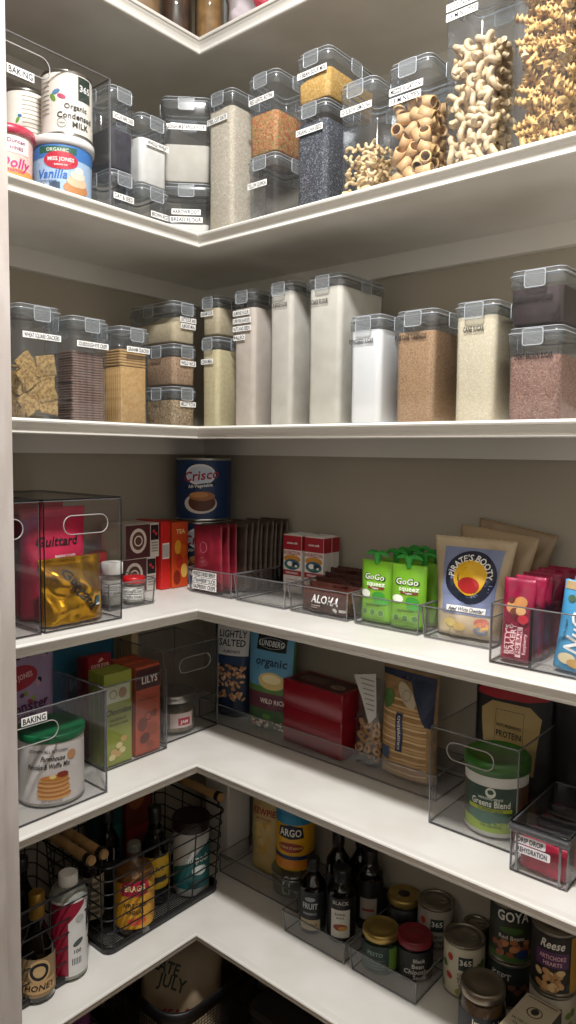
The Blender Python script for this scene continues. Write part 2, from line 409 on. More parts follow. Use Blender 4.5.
# shelf two, back arm
def back_off(a0, a1, f, h, z, arm):
    """the middle shelf's containers stand a hand's breadth behind the shelf edge"""
    if abs(z - Z3) > .25: return a0, a1, f, h, z
    cm = (1.539, -1.435)[arm]; cf = (-1.435, 1.539)[arm]; nf = f + (.065 if arm == 0 else -.065); k = (nf - cf) / (f - cf)
    zt = 1.5026 + (z + h - 1.5026) * k; zb = Z3 if z < Z3 + .01 else 1.5026 + (z - 1.5026) * k + .0012
    return cm + (a0 - cm) * k, cm + (a1 - cm) * k, nf, zt - zb, zb
def BC(x0, x1, d, h, z, label, tags, yf=YF): x0 -= .008; x1 -= .008; x0, x1, yf, h, z = back_off(x0, x1, yf, h, z, 0); tags = [(g[0], g[1], g[2] * (1 + .06 * (abs(z - Z3) < .25))) + tuple(g[3:]) for g in tags]; c = atB(x0, x1, yf, d); return canister(x1 - x0, d, h, (c[0], c[1], z + EPS), 0, label, tags)
def BFill(x0, x1, d, h, z, name, label, cat, m, yf=YF, **k): x0 -= .008; x1 -= .008; x0, x1, yf, h, z = back_off(x0, x1, yf, h, z, 0); c = atB(x0, x1, yf, d); return filling(x1 - x0, d, h, (c[0], c[1], z + EPS), 0, name, label, cat, m, **k)
BC(.364, .445, .12, .284, Z2, 'tall clear container full of pale oat grain on second shelf', [('STEEL CUT OATS', -.006, .228, .06)])
BFill(.364, .445, .12, .252, Z2, 'grain', 'pale beige grain filling the tall container nearest the shelf corner', 'grain', G_RICE)
BC(.484, .566, .12, .127, Z2, 'short empty clear container under the red lentils', [('YELLOW QUINOA', -.012, .072, .052)])
BC(.484, .566, .12, .156, Z2 + .1275, 'clear container of orange lentils stacked on an empty one', [('RED LENTIL ROTINI', 0, .106, .066)])
BFill(.484, .566, .12, .082, Z2 + .1275, 'lentils', 'orange and green lentils in the stacked container', 'lentils', G_LENT)
BC(.610, .690, .12, .192, Z2, 'clear container of black chia seeds under the bean soup mix', [('ORGANIC CHIA SEEDS', -.002, .142, .064)])
BFill(.610, .690, .12, .160, Z2, 'chia_seeds', 'black speckled seeds filling the container below the yellow grain', 'seeds', G_CHIA)
BC(.610, .694, .16, .0915, Z2 + .1925, 'shallow clear container of yellow grain stacked on the chia seeds', [('15 BEAN SOUP MIX', .0, .052, .072)])
BFill(.610, .694, .16, .048, Z2 + .1925, 'yellow_grain', 'yellow grain sloping in the topmost stacked container', 'grain', G_BARL, slope=.25)
BC(.714, .795, .12, .199, Z2, 'clear container part filled with small elbow pasta', [('GF ELBOW SEMOLINA', 0, .150, .070)])
BC(.818, .905, .12, .201, Z2, 'clear container full of ridged pasta tubes with two white labels', [('MEZZE RIGATONI', -.006, .155, .066), ('13 MINUTES', -.006, .139, .062)])
BC(.924, 1.018, .12, .300, Z2, 'tall clear container of pale corkscrew pasta tubes', [('SUGO CAVATAPPI', -.014, .254, .062), ('13 MINUTES', -.014, .239, .055)])
BC(1.036, 1.138, .12, .300, Z2, 'tall clear container of golden spiral pasta at right edge', [('ROTINI FUSILLI', -.02, .236, .055)])
# shelf two, left arm
def LC(y0, y1, d, h, z, label, tags, xf=.337): y0, y1, xf, h, z = back_off(y0, y1, xf, h, z, 1); c = atL(y0, y1, xf, d); return canister(y1 - y0, d, h, (c[0], c[1], z + EPS), LZ, label, tags)
def LFill(y0, y1, d, h, z, name, label, cat, m, xf=.337, **k): y0, y1, xf, h, z = back_off(y0, y1, xf, h, z, 1); c = atL(y0, y1, xf, d); return filling(y1 - y0, d, h, (c[0], c[1], z + EPS), LZ, name, label, cat, m, **k)
LC(-.563, -.500, .11, .080, Z2, 'small clear container with a short white label beside the icing tub', [('OAT & SEED', .0, .030, .048)])
LC(-.563, -.500, .11, .155, Z2 + .0805, 'clear container of dark biscuits stacked left of the white flour', [('CHOCOLATE WAFER COOKIES', 0, .098, .064)])
LFill(-.563, -.500, .11, .078, Z2 + .0805, 'dark_biscuits', 'dark chocolate biscuit pieces in the upper left container', 'biscuits', G_COCO)
LC(-.491, -.413, .11, .072, Z2, 'low clear container under the white flour, by the shelf corner', [('BROWN RICE', .01, .018, .045)])
LC(-.491, -.413, .11, .137, Z2 + .0725, 'clear container of bright white flour stacked on a low one', [('WHOLE WHEAT', .008, .082, .056)])
LFill(-.491, -.413, .11, .092, Z2 + .0725, 'white_flour', 'bright white flour in the left stacked container', 'flour', G_FLOU)
cx, cy = .318 - .05 * .707, -.354 + .05 * .707
canister(.108, .10, .112, (cx, cy, Z2 + EPS), R(45), 'lower clear container of flour set across the shelf corner', [('ARROWROOT', .0, .052, .062), ('BREAD FLOUR', .0, .036, .070)])
filling(.108, .10, .030, (cx, cy, Z2 + EPS), R(45), 'bread_flour', 'white flour at the bottom of the lower corner container', 'flour', G_FLOU)
canister(.108, .10, .178, (cx, cy, Z2 + .1125 + EPS), R(45), 'upper clear container with flour bag stacked across the shelf corner', [('SORGHUM & TAPIOCA FLOUR', -.0, .115, .084)])
filling(.108, .10, .082, (cx, cy, Z2 + .1125 + EPS), R(45), 'cream_flour', 'cream coloured flour in the upper corner container', 'flour', G_FLO2)

# shelf three, back arm
BC(.347, .406, .11, .191, Z3, 'clear container of yellow corn meal under a shorter one', [('CORN MEAL', -.004, .142, .040)])
BFill(.347, .406, .11, .165, Z3, 'corn_meal', 'pale yellow meal filling the lower narrow container', 'meal', G_CORN)
BC(.347, .406, .11, .086, Z3 + .1915, 'short clear container of tan flour on top of the corn meal', [('GRAHAM FLOUR', -.006, .048, .040)])
BFill(.347, .406, .11, .062, Z3 + .1915, 'tan_flour', 'tan flour in the small container on the corn meal', 'flour', G_TAN)
BC(.445, .512, .12, .277, Z3, 'tall narrow container of almond flour with four stacked labels', [('ALMOND FLOUR', -.006, .234, .050), ('SUPER FINE BLANCHED', -.006, .218, .054), ('NUTS AND SEEDS', -.006, .202, .054), ('PALEO', -.01, .184, .034)])
BFill(.445, .512, .12, .242, Z3, 'almond_flour', 'pinkish flour in the tall container with four labels', 'flour', G_ALM)
BC(.545, .612, .12, .280, Z3, 'tall narrow container of flour marked with small black print', [('ALL PURPOSE FLOUR', -.004, .238, .046, True)])
BFill(.545, .612, .12, .262, Z3, 'all_purpose_flour', 'off-white flour filling the tall container right of the almond flour', 'flour', P('dcd5c8', .9, noise_to='d2cabc', scale=30, key='flour_ap'))
BC(.645, .730, .16, .278, Z3, 'large tall container of flour, the broadest on the middle shelf', [('CAKE FLOUR', -.010, .232, .040, True)])
BFill(.645, .730, .16, .256, Z3, 'cake_flour', 'cream flour filling the broadest tall container', 'flour', P('dfd9cb', .9, noise_to='d6cfc0', scale=30, key='flour_cake'))
BC(.752, .826, .11, .190, Z3, 'shorter container of bright white powdered sugar on middle shelf', [('POWDERED SUGAR', -.008, .148, .052, True)], yf=-.345)
BFill(.752, .826, .11, .166, Z3, 'powdered_sugar', 'bright white powder filling the shorter container', 'sugar', P('f2f1ef', .9, key='sugar_white'), yf=-.345)
BC(.843, .926, .12, .190, Z3, 'clear container of coarse brown sugar between white and cane sugar', [('PURE CANE TURBINADO', -.010, .148, .062, True)])
BFill(.843, .926, .12, .156, Z3, 'brown_sugar', 'coarse golden brown sugar in clear container', 'sugar', G_BRSG)
BC(.957, 1.036, .12, .191, Z3, 'clear container of pale cane sugar left of the red grain', [('CANE SUGAR', -.002, .150, .036, True)])
BFill(.957, 1.036, .12, .170, Z3, 'cane_sugar', 'pale golden cane sugar filling the container', 'sugar', G_CANE)
BC(1.050, 1.140, .15, .141, Z3, 'clear container of reddish grain under the dark brown sugar', [('LIGHT BROWN SUGAR', 0, .100, .060, True)])
BFill(1.050, 1.140, .15, .100, Z3, 'red_grain', 'reddish brown grain in the lower right container', 'grain', G_QUIN)
BC(1.050, 1.140, .15, .086, Z3 + .1415, 'short container of dark brown sugar stacked at the right edge', [('DARK BROWN SUGAR', -.005, .040, .062, True)])
BFill(1.050, 1.140, .15, .060, Z3 + .1415, 'dark_sugar', 'dark brown sugar in the topmost right container', 'sugar', G_BEAN)
# shelf three, left arm
LC(-.758, -.668, .12, .201, Z3, 'clear container of square wheat crackers next to the door jamb', [('WHEAT SQUARE CRACKERS', .004, .158, .080)])
LC(-.652, -.564, .11, .195, Z3, 'clear container of stacked dark rye crispbreads', [('SOURDOUGH RYE CRISPS', .006, .155, .074)])
LC(-.543, -.463, .11, .191, Z3, 'clear container of golden graham crackers', [('GRAHAM CRACKER', .006, .158, .060)])
LC(-.406, -.334, .11, .083, Z3, 'bottom clear container of mixed brown grain in the stack of three', [('MILLET FLOUR', .006, .052, .046)])
LFill(-.406, -.334, .11, .056, Z3, 'millet', 'speckled brown grain in the bottom container of the stack', 'grain', G_MIX)
LC(-.406, -.334, .11, .089, Z3 + .0835, 'middle clear container of reddish rice in the stack of three', [('WILD RICE', .006, .052, .046)])
LFill(-.406, -.334, .11, .064, Z3 + .0835, 'brown_rice', 'reddish brown rice in the middle container of the stack', 'rice', G_BRRI)
LC(-.406, -.334, .165, .089, Z3 + .173, 'wide clear container of cream flour topping the stack of three', [('OAT FLOUR AND', .006, .054, .048), ('ALMOND MEAL', .006, .040, .044)])
LFill(-.406, -.334, .165, .055, Z3 + .173, 'oat_flour', 'sloping cream flour in the wide topmost container', 'flour', G_TAN, slope=.3)

# ------------------------------------------------------------------ dry pasta and crackers (pieces are things)
def mesh_only(mb, name):
    o = mb.build(name); COL.objects.unlink(o); return o
M_RIG = P('d0ac7c', .55, noise_to='c49c6a', scale=60, key='pasta_rigatoni'); M_CAV = P('d2bc98', .5, noise_to='c4aa82', scale=60, key='pasta_cavatappi')
M_FUS = P('d4ae6a', .5, noise_to='c89c54', scale=60, key='pasta_fusilli'); M_ELB = P('dcc090', .5, key='pasta_elbow')
def pasta_rigatoni():
    b = MB(); n = 20; r0, r1, L = .0098, .0078, .027; Rg = []
    def ring(r, x, rid): return [(x, (r + (.0004 if rid and i % 2 else 0)) * math.cos(2 * PI * i / n), (r + (.0004 if rid and i % 2 else 0)) * math.sin(2 * PI * i / n)) for i in range(n)]
    loft(b, [ring(r1, -L / 2, 0), ring(r0, -L / 2, 1), ring(r0, L / 2, 1), ring(r1, L / 2, 0), ring(r1, -L / 2, 0)], M_RIG, False, False); return mesh_only(b, 'rigatoni')
def pasta_cavatappi():
    b = MB(); pts = []
    for i in range(22):
        a = i / 21 * 2.6 * PI; pts.append(((i / 21 - .5) * .030, .0075 * math.cos(a), .0075 * math.sin(a)))
    tube(b, pts, .0050, M_CAV, 8); return mesh_only(b, 'cavatappi')
def pasta_fusilli():
    b = MB(); Rg = []
    for i in range(17):
        a = i / 16 * 3.2 * PI; x = (i / 16 - .5) * .036
        Rg.append([(x, (.0072 if q % 2 == 0 else .0026) * math.cos(a + q * PI / 3), (.0072 if q % 2 == 0 else .0026) * math.sin(a + q * PI / 3)) for q in range(6)])
    loft(b, Rg, M_FUS); return mesh_only(b, 'fusilli')
def pasta_elbow():
    b = MB(); tube(b, [(.0065 * math.cos(a), .0065 * math.sin(a), 0) for a in [i / 8 * PI * 1.1 for i in range(9)]], .0031, M_ELB, 7); return mesh_only(b, 'elbow_macaroni')
def pack(proto, x0, x1, yf, d, h, z, sp, rad, label, cat, group, seed, core):
    """pieces against the front and right sides of a container, random turns, a dense core behind them"""
    x0 -= .008; x1 -= .008; r_ = random.Random(seed); w = x1 - x0; out = []
    xa, xb, ya, yb = x0 + rad + .004, x1 - rad - .004, yf + rad + .004, yf + d - rad - .004
    pos = []
    nx = max(1, int((xb - xa) / sp)); nz = int((h - 2 * rad) / sp); ny = max(1, int((yb - ya) / sp))
    for k in range(nz + 1):
        for i in range(nx + 1): pos.append((xa + (xb - xa) * (i + .5 * (k % 2) * (i < nx)) / nx, ya + r_.uniform(0, .003), z + rad + .004 + k * (h - 2 * rad) / max(nz, 1)))
        for j in range(1, ny): pos.append((xb - r_.uniform(0, .002), ya + (yb - ya) * j / ny, z + rad + .004 + k * (h - 2 * rad) / max(nz, 1)))
    for p in pos:
        o = proto.copy(); COL.objects.link(o)
        top = p[2] > z + h - sp
        o.location = (p[0] + r_.uniform(-.001, .001), p[1], p[2] + r_.uniform(-.002, .002))
        o.rotation_euler = (r_.uniform(0, 6), r_.uniform(-.9, .9), r_.uniform(-.7, .7) + (PI / 2 if r_.random() < .3 else 0))
        tag(o, label, cat, group); out.append(o)
    b = MB(); box(b, xa + .004, xb - .008, ya + rad, yb, z + .005, z + h - rad * 1.6, core)
    return out
rig = pasta_rigatoni(); cav = pasta_cavatappi(); fus = pasta_fusilli(); elb = pasta_elbow()
pack(elb, .714, .795, YF, .12, .092, Z2, .0125, .0085, 'small curved elbow pasta piece in clear container', 'pasta', 'elbow pasta pieces', 1, M_ELB)
pack(rig, .818, .905, YF, .12, .140, Z2, .0190, .0125, 'ridged pasta tube in the container labelled rigatoni', 'pasta', 'rigatoni pieces', 2, M_RIG)
pack(cav, .924, 1.018, YF, .12, .205, Z2, .0172, .0155, 'pale corkscrew pasta tube in tall container', 'pasta', 'corkscrew pasta pieces', 3, M_CAV)
pack(fus, 1.036, 1.138, YF, .12, .290, Z2, .0145, .0175, 'golden spiral pasta piece in tall container at right edge', 'pasta', 'spiral pasta pieces', 4, M_FUS)
for (x0, x1, h, m, nm, lb) in ((.714, .795, .084, M_ELB, 'elbow_pasta_heap', 'mass of small elbow pasta behind the front pieces'), (.818, .905, .130, M_RIG, 'rigatoni_heap', 'mass of ridged tubes behind the front pieces'),
        (.924, 1.018, .185, M_CAV, 'cavatappi_heap', 'mass of corkscrew pasta behind the front pieces'), (1.036, 1.138, .27, M_FUS, 'fusilli_heap', 'mass of spiral pasta behind the front pieces')):
    b = MB(); rbox(b, x1 - x0 - .05, .12 - .05, .004, h, .01, m, .008); solo(b, nm, lb, 'pasta', ((x0 + x1) / 2 - .014, YF + .066, Z2 + EPS), kind='stuff')
# square wheat crackers
M_CRK = P('b09258', .75, noise_to='7c5c2c', scale=160, bump=.4, key='wheat_cracker')
b = MB(); rbox(b, .040, .0036, -.020, .020, .001, M_CRK, .001)
for i in range(3):
    for j in range(3): dell(b, F(.0036), (i - 1) * .011, (j - 1) * .011, .0009, .0009, P('7c5426', .8), .0003, 8, rings=1)
crk = mesh_only(b, 'wheat_cracker')
r_ = random.Random(5); xf = .272
for i in range(26):
    o = crk.copy(); COL.objects.link(o)
    if i < 8:      # leaning against the front (+x) face
        o.location = (xf - .014 - r_.uniform(0, .004), -.692 + (i % 2) * .038 + r_.uniform(-.004, .004), Z3 + .034 + (i // 2) * .024); o.rotation_euler = (R(r_.uniform(-12, 4)), R([45, 8, 40, -20][i % 4] + r_.uniform(-12, 12)), LZ)
    elif i < 16:   # against the side facing the door
        o.location = (.185 + ((i * 37) % 4) * .020, -.706 + r_.uniform(0, .004), Z3 + .03 + (i - 8) // 4 * .045 + r_.uniform(-.004, .004)); o.rotation_euler = (R(r_.uniform(-10, 6)), R(r_.uniform(-12, 12)), 0)
    else:          # lying low in the container
        o.location = (xf - .034 - r_.uniform(0, .05), -.674 + r_.uniform(-.01, .01), Z3 + .008 + (i - 16) * .011); o.rotation_euler = (R(90 + r_.uniform(-14, 14)), R(r_.uniform(-10, 10)), R(r_.uniform(0, 80)))
    tag(o, 'square golden wheat cracker jumbled in the clear container by the jamb', 'cracker', 'square wheat crackers')
# rye crispbreads, a stack
M_RYE = P('86695a', .85, noise_to='5c463c', scale=220, bump=.6, key='rye_crisp')
b = MB(); rbox(b, .074, .088, 0, .0042, .004, M_RYE, .001); rye = mesh_only(b, 'rye_crispbread')
for i in range(27):
    o = rye.copy(); COL.objects.link(o); o.location = (.216 + r_.uniform(-.001, .001), -.5625 + r_.uniform(-.001, .001), Z3 + .0055 + i * .0051); o.rotation_euler = (0, 0, LZ + R(r_.uniform(-1, 1)))
    tag(o, 'thin dark rye crispbread in the tall stack', 'crispbread', 'rye crispbreads in a stack')
M_GRA = P('c09a60', .8, noise_to='ae864c', scale=150, bump=.3, key='graham_cracker')
b = MB(); rbox(b, .066, .0052, 0, .118, .003, M_GRA, .001); gra = mesh_only(b, 'graham_cracker')
for i in range(12):
    o = gra.copy(); COL.objects.link(o); o.location = (.263 - .0052 - i * .0072, -.451, Z3 + .0052); o.rotation_euler = (0, 0, LZ)
    tag(o, 'golden graham cracker sheet standing upright in the container', 'cracker', 'graham crackers standing upright')
b = MB(); rbox(b, .068, .088, 0, .005, .003, M_GRA, .001); gr2 = mesh_only(b, 'graham_cracker')
for i in range(6):
    o = gr2.copy(); COL.objects.link(o); o.location = (.216, -.451, Z3 + .1245 + i * .0058); o.rotation_euler = (0, 0, LZ + R(r_.uniform(-2, 2)))
    tag(o, 'golden graham cracker lying flat on top of the upright ones', 'cracker', 'graham crackers lying flat')

# ------------------------------------------------------------------ clear bins and trays
def bin_(w, d, h, loc, rz, label, hole=None, wall=.0028, r=.008, taper=.0, name='clear_bin', fh=None, dark=True, cat='bin', group=None, lip=True, vedge=None):
    """open box: walls with real thickness; hole = (cx, cz, w, h) pill cut in the front wall; fh = lower front height"""
    t = thing(name, label, cat, loc, rz, group)
    fh = fh or h; b = MB(); edge = BINDARK if dark else BINRIM
    def pt(x, y, z): k = 1 - (taper * (1 - z / h)) / (w / 2); kd = 1 - (taper * (1 - z / h)) / (d / 2); return (x * k, y * kd, z)
    def slab(poly, hole_, plane, thick, m):
        # poly in (u,v); plane(u,v,depth)->xyz ; extruded by wall thickness
        loops = [poly] + ([hole_] if hole_ else [])
        tr = tessellate_polygon([[Vector((u, v, 0)) for u, v in L] for L in loops]); pts = [p for L in loops for p in L]; n = len(pts)
        b.add([plane(u, v, 0) for u, v in pts] , [tuple(q) for q in tr], m); b.add([plane(u, v, thick) for u, v in pts], [tuple(q)[::-1] for q in tr], m)
        for L in loops:
            k = len(L); b.add([plane(u, v, 0) for u, v in L] + [plane(u, v, thick) for u, v in L], [(i, (i + 1) % k, k + (i + 1) % k, k + i) for i in range(k)], BINRIM)
    hl = None
    if hole: hl = [(hole[0] + x, hole[1] + z) for x, z in rrect(hole[2], hole[3], hole[3] * .48, 5)]
    W2, D2 = w / 2, d / 2
    slab([(-W2, wall), (W2, wall), (W2, fh), (-W2, fh)], hl, lambda u, v, q: pt(u, -D2 + q, v), wall, BIN)
    slab([(-W2, wall), (W2, wall), (W2, h), (-W2, h)], None, lambda u, v, q: pt(u, D2 - q, v), wall, BIN)
    for s in (-1, 1):
        slab([(-D2 + wall, wall), (D2 - wall, wall), (D2 - wall, h), (-D2 + wall, fh)], None, lambda u, v, q: pt(s * (W2 - q), u, v), wall, BIN)
    slab([(-W2, -D2), (W2, -D2), (W2, D2), (-W2, D2)], None, lambda u, v, q: (lambda P_: (P_[0], P_[1], q))(pt(u, v, 0)), wall, BIN)
    b.build('shell', t)
    b = MB(); L = [(x, y) for x, y in rrect(w - .001, d - .001, .002, 2)]
    tube(b, [pt(x, y, .0016) for x, y in L], .0012, edge, 5, closed=True)
    tube(b, [pt(x, y, (fh if y < 0 else h) - .0005) for x, y in L], .0010 if not lip else .0013, BINRIM, 5, closed=True)
    for sx in (-1, 1):
        tube(b, [pt(sx * (W2 - .0006), -D2 + .0006, .002), pt(sx * (W2 - .0006), -D2 + .0006, fh - .001)], .0012, vedge or BINRIM, 5)
    b.build('rim', t)
    if hole:
        b = MB(); tube(b, [pt(x, -D2 - .0004, z) for x, z in hl], .0012, P('a09c9a', .2, key='bin_handle_bead'), 5, closed=True); b.build('handle', t)
    return t
def BB(x0, x1, yf, d, h, k, label, **kw): c = atB(x0, x1, yf, d); return bin_(x1 - x0, d, h, (c[0], c[1], ZS[k] + EPS), 0, label, **kw)
def LB(y0, y1, xf, d, h, k, label, **kw): c = atL(y0, y1, xf, d); return bin_(y1 - y0, d, h, (c[0], c[1], ZS[k] + EPS), LZ, label, **kw)
bt = LB(-.900, -.567, .345, .30, .236, 2, 'clear bin with pill handle holding the icing tubs on second shelf', hole=(-.014, .200, .105, .036))
b = MB(); label_strip(b, F(.30), 'BAKING', -.018, .175, .050, .015, .0024); b.build('label', bt)

# ------------------------------------------------------------------ cans, jars, bottles, tubs
def can(r, h, loc, label, design, rz=0, paper=PAPER, band=(.006, .006), lid=STEEL, group=None, name='food_can', cat='can', ring=True, rx=0):
    t = thing(name, label, cat, loc, rz, group, rx=rx)
    b = MB(); lathe(b, [(r - .003, .0004), (r, .001), (r + .0006, .003), (r - .0004, .0055), (r - .0008, h - .006), (r + .0004, h - .003), (r + .0008, h - .001), (r - .0004, h), (r - .003, h - .0004)], lid, 36, True, False); b.build('body', t)
    b = MB(); lathe(b, [(r - .003, h - .0006), (r - .0034, h - .004), (r * .78, h - .004), (r * .76, h - .003), (r * .5, h - .003), (r * .49, h - .0036), (.001, h - .0036)], lid, 36, False, True)
    if ring:
        tube(b, [(r * .42 + .008 * math.cos(a) * 1.0, .007 * math.sin(a), h - .0020) for a in [i * PI / 8 for i in range(16)]], .0008, lid, 5, closed=True)
    b.build('lid', t)
    b = MB(); lathe(b, [(r, band[0]), (r, h - band[1])], paper, 48, False, False)
    if design: design(b, CY(r), h)
    b.build('label', t)
    return t
def bottle(prof, loc, label, liquid, capm, capz, capr, design=None, bandm=None, band=None, rz=0, glass=GLASS, name='glass_bottle', cat='bottle', n=24, fill=.8, group=None, labr=None):
    """prof = glass outline; cap sits at top from capz"""
    t = thing(name, label, cat, loc, rz, group)
    b = MB(); lathe(b, prof, glass, n, True, False); b.build('bottle_glass', t)
    H = prof[-1][1]; zf = H * fill
    if liquid:
        lp = [(max(r - .0025, .001), max(z, .003)) for r, z in prof if z < zf]
        b = MB(); lathe(b, lp + [(lp[-1][0], zf), ], liquid, n, True, True); b.build('contents', t)
    b = MB(); z1, r1 = capz, capr
    m = 24; rings = []
    for z, r in ((z1[0], r1), (z1[1] - .002, r1), (z1[1], r1 - .002)):
        rings.append([((r + (.0004 if i % 2 else 0)) * math.cos(2 * PI * i / m), (r + (.0004 if i % 2 else 0)) * math.sin(2 * PI * i / m), z) for i in range(m)])
    loft(b, rings, capm); b.build('cap', t)
    if band:
        rr = labr or max(r for r, z in prof); b = MB(); a = band[2] if len(band) > 2 else PI
        S = CY(rr + .0004); drect(b, S, -a * rr, a * rr, band[0], band[1], bandm, .0002, 32)
        if design: design(b, S, band)
        b.build('label', t)
    return t
def PA(x): return P(x, .5)
def carton(w, d, h, loc, rz, label, m, design=None, side=None, name='food_box', cat='box', rx=0, ry=0, group=None, r=.0012, top=None):
    b = MB(); rbox(b, w, d, 0, h, r, m, .0008, n=2, smooth=False)
    if design: design(b, F(d), w, h)
    if side: side(b, FS(w), d, h)
    if top: top(b, FT(h), w, d)
    return solo(b, name, label, cat, loc, rz, group, rx=rx, ry=ry)
def pouch_surf(w, h, t, wr, seed, seal=.10, base=0, pinch=.06, tb=0):
    def TH(x, z):
        u = max(-1, min(1, 2 * x / w)); v = max(0, min(1, z / h))
        e = max(0, 1 - abs(u) ** 3.0) ** .7
        lo = min(1, (v + (.22 if base else 0)) / .28) ** .6 if v + base > 0 else 0
        hi = min(1, max(0, 1 - v - seal) / .35) ** .7
        k = e * lo * hi
        return .0006 + t / 2 * k * (1 + wr * noise.noise(Vector((x * 26 + seed, z * 26, seed)))) + wr * .004 * noise.noise(Vector((x * 60, z * 34 + seed, seed))) * (1 if abs(u) < .98 else .3) * (1 if v < .98 else .2)
    def X(x, z):
        v = z / h; return x * (1 - tb * (1 - v)) * (1 - pinch * math.sin(PI * min(1, max(0, v))) ** 1.0 * 0.5)
    return TH, X
def pouch(w, h, t, loc, rz, label, m, design=None, name='snack_bag', cat='bag', wr=.25, seed=1, rx=0, ry=0, seal=.08, base=1, back=None, group=None, nx=22, nz=26, build=True, teeth=True, tb=0):
    TH, X = pouch_surf(w, h, t, wr, seed, seal, base, tb=tb); b = MB(); vs = []; fs = []
    for s in (-1, 1):
        for j in range(nz + 1):
            for i in range(nx + 1):
                x = -w / 2 + w * i / nx; z = h * j / nz; y = TH(x, z)
                if i in (0, nx): y = .0005
                vs.append((X(x, z), s * y, z + (.0012 * (i % 2) if (teeth and j == nz) else 0)))
    N = (nx + 1) * (nz + 1)
    for j in range(nz):
        for i in range(nx):
            a = j * (nx + 1) + i; fs.append((a, a + 1, a + nx + 2, a + nx + 1)); fs.append((N + a, N + a + nx + 1, N + a + nx + 2, N + a + 1))
    for i in range(nx):
        fs.append((i, N + i, N + i + 1, i + 1)); a = nz * (nx + 1) + i; fs.append((a, a + 1, N + a + 1, N + a))
    for j in range(nz):
        a = j * (nx + 1); fs.append((a, a + nx + 1, N + a + nx + 1, N + a)); a += nx; fs.append((a, N + a, N + a + nx + 1, a + nx + 1))
    b.add(vs, fs, m, True)
    def S(x, z, o): return (X(x, z), -(TH(x, z) + o + .0004), z)
    if design: design(b, S, w, h)
    if not build: return b
    return solo(b, name, label, cat, loc, rz, group, rx=rx, ry=ry)

# ---- second shelf, left bin: cans and icing tubs
def d_milk(b, S, h):
    drect(b, S, .018, .046, h - .050, h - .008, PA('23352c'), .0006); text(b, S, '365', .032, h - .028, .011, WHITE, .0012)
    text(b, S, 'Organic', .014, h - .064, .009, BLACK); text(b, S, 'Condensed', .014, h - .080, .010, BLACK); text(b, S, 'MILK', .022, h - .095, .010, BLACK)
    for x, z, c, ro in ((-.022, h - .040, '5a86b4', .4), (-.028, h - .050, '6f9a3c', 2.2), (-.012, h - .048, 'c04468', -.3)): dell(b, S, x, z, .008, .004, PA(c), .0008, 12, ro)
    dring(b, S, -.012, .022, .0075, .0085, PA('777777')); text(b, S, 'USDA', -.012, .022, .003, PA('555555'))
    for i in range(8): drect(b, S, -.062, -.036, h - .02 - i * .008, h - .0215 - i * .008, PA('a49c8c'), .0006)
can(.046, .116, (.288, -.624, Z2 + .1085 + .004), 'large white can of organic condensed milk on top of the vanilla tub', d_milk, rz=R(90 - 30))
def d_small(b, S, h):
    for i in range(9): drect(b, S, -.02, .03, h - .014 - i * .008, h - .0155 - i * .008, PA('a09684'), .0006)
    dell(b, S, -.028, h * .45, .006, .003, PA('6f9a3c'), .0008, 12, 1.0); dell(b, S, -.024, h * .52, .004, .003, PA('3c6ea0'), .0008, 12)
# the two further cans stand on tubs hidden behind the front ones
def tub(r0, r1, h, loc, label, m, design, lidm, rz=0, name='icing_tub', cat='tub', lidh=.016, group=None, lrad=.004):
    t = thing(name, label, cat, loc, rz, group)
    b = MB(); lathe(b, [(r0 - .003, .0004), (r0, .002), (r1, h - lidh * .7), (r1 - .001, h - lidh * .6)], m, 40, True, True)
    def S(x, z, o): rr = r0 + (r1 - r0) * z / h + o; return (rr * math.sin(x / r1), -rr * math.cos(x / r1), z)
    b.build('body', t)
    b = MB(); design(b, S, h); b.build('label', t)
    b = MB(); R_ = r1 + lrad; lathe(b, [(r1 + .0005, h - lidh), (R_, h - lidh), (R_ + .0006, h - lidh * .5), (R_, h - .002), (R_ - .003, h), (R_ - .006, h - .0005), (R_ - .008, h - .003), (.001, h - .003)], lidm, 40, True, True)
    b.build('lid', t)
    return t
def d_van(b, S, h):
    B = PA('8fb6dc')
    drect(b, S, -.16, .16, .003, h - .018, PA('a8c4e2'), .0004, 48); drect(b, S, -.16, .16, h - .042, h - .018, PA('3a78c0'), .0007, 48)
    drect(b, S, -.035, .035, h - .034, h - .022, PA('1f5c48'), .001); text(b, S, 'ORGANIC', 0, h - .028, .006, PA('d8e8d0'), .0014)
    dell(b, S, .006, h - .046, .032, .016, PA('c41c38'), .0012); text(b, S, 'MISS JONES', .006, h - .044, .0065, WHITE, .0017); text(b, S, 'BAKING CO', .006, h - .054, .003, WHITE, .0017)
    text(b, S, 'Vanilla', -.012, h - .070, .015, PA('2b6cc0'), .0012, shear=.25); text(b, S, 'BUTTERCREAM', -.022, h - .083, .004, PA('3a5c88'), .0012)
    dell(b, S, -.030, .018, .006, .006, WHITE, .001); dell(b, S, -.030, .018, .005, .005, PA('5c6c5c'), .0013); drect(b, S, -.016, .004, .012, .024, PA('40526a'), .001)
    for i, (x, z, rx, rz_) in enumerate(((.036, .016, .026, .012), (.037, .028, .021, .010), (.038, .039, .015, .008), (.040, .048, .009, .006))): dell(b, S, x, z, rx, rz_, PA(['c98a54', 'e2c4a2', 'ecdcc8', 'f2e8da'][i]), .0014 + i * .0003)
    drect(b, S, -.16, .16, .001, .008, PA('3a90d0'), .0009, 48)
tub(.0515, .0545, .108, (.280, -.630, Z2 + .0035 + EPS), 'blue and white tub of vanilla icing in the clear bin', PA('c6d4e4'), d_van, P('f0efec', .35), rz=R(90 - 42))
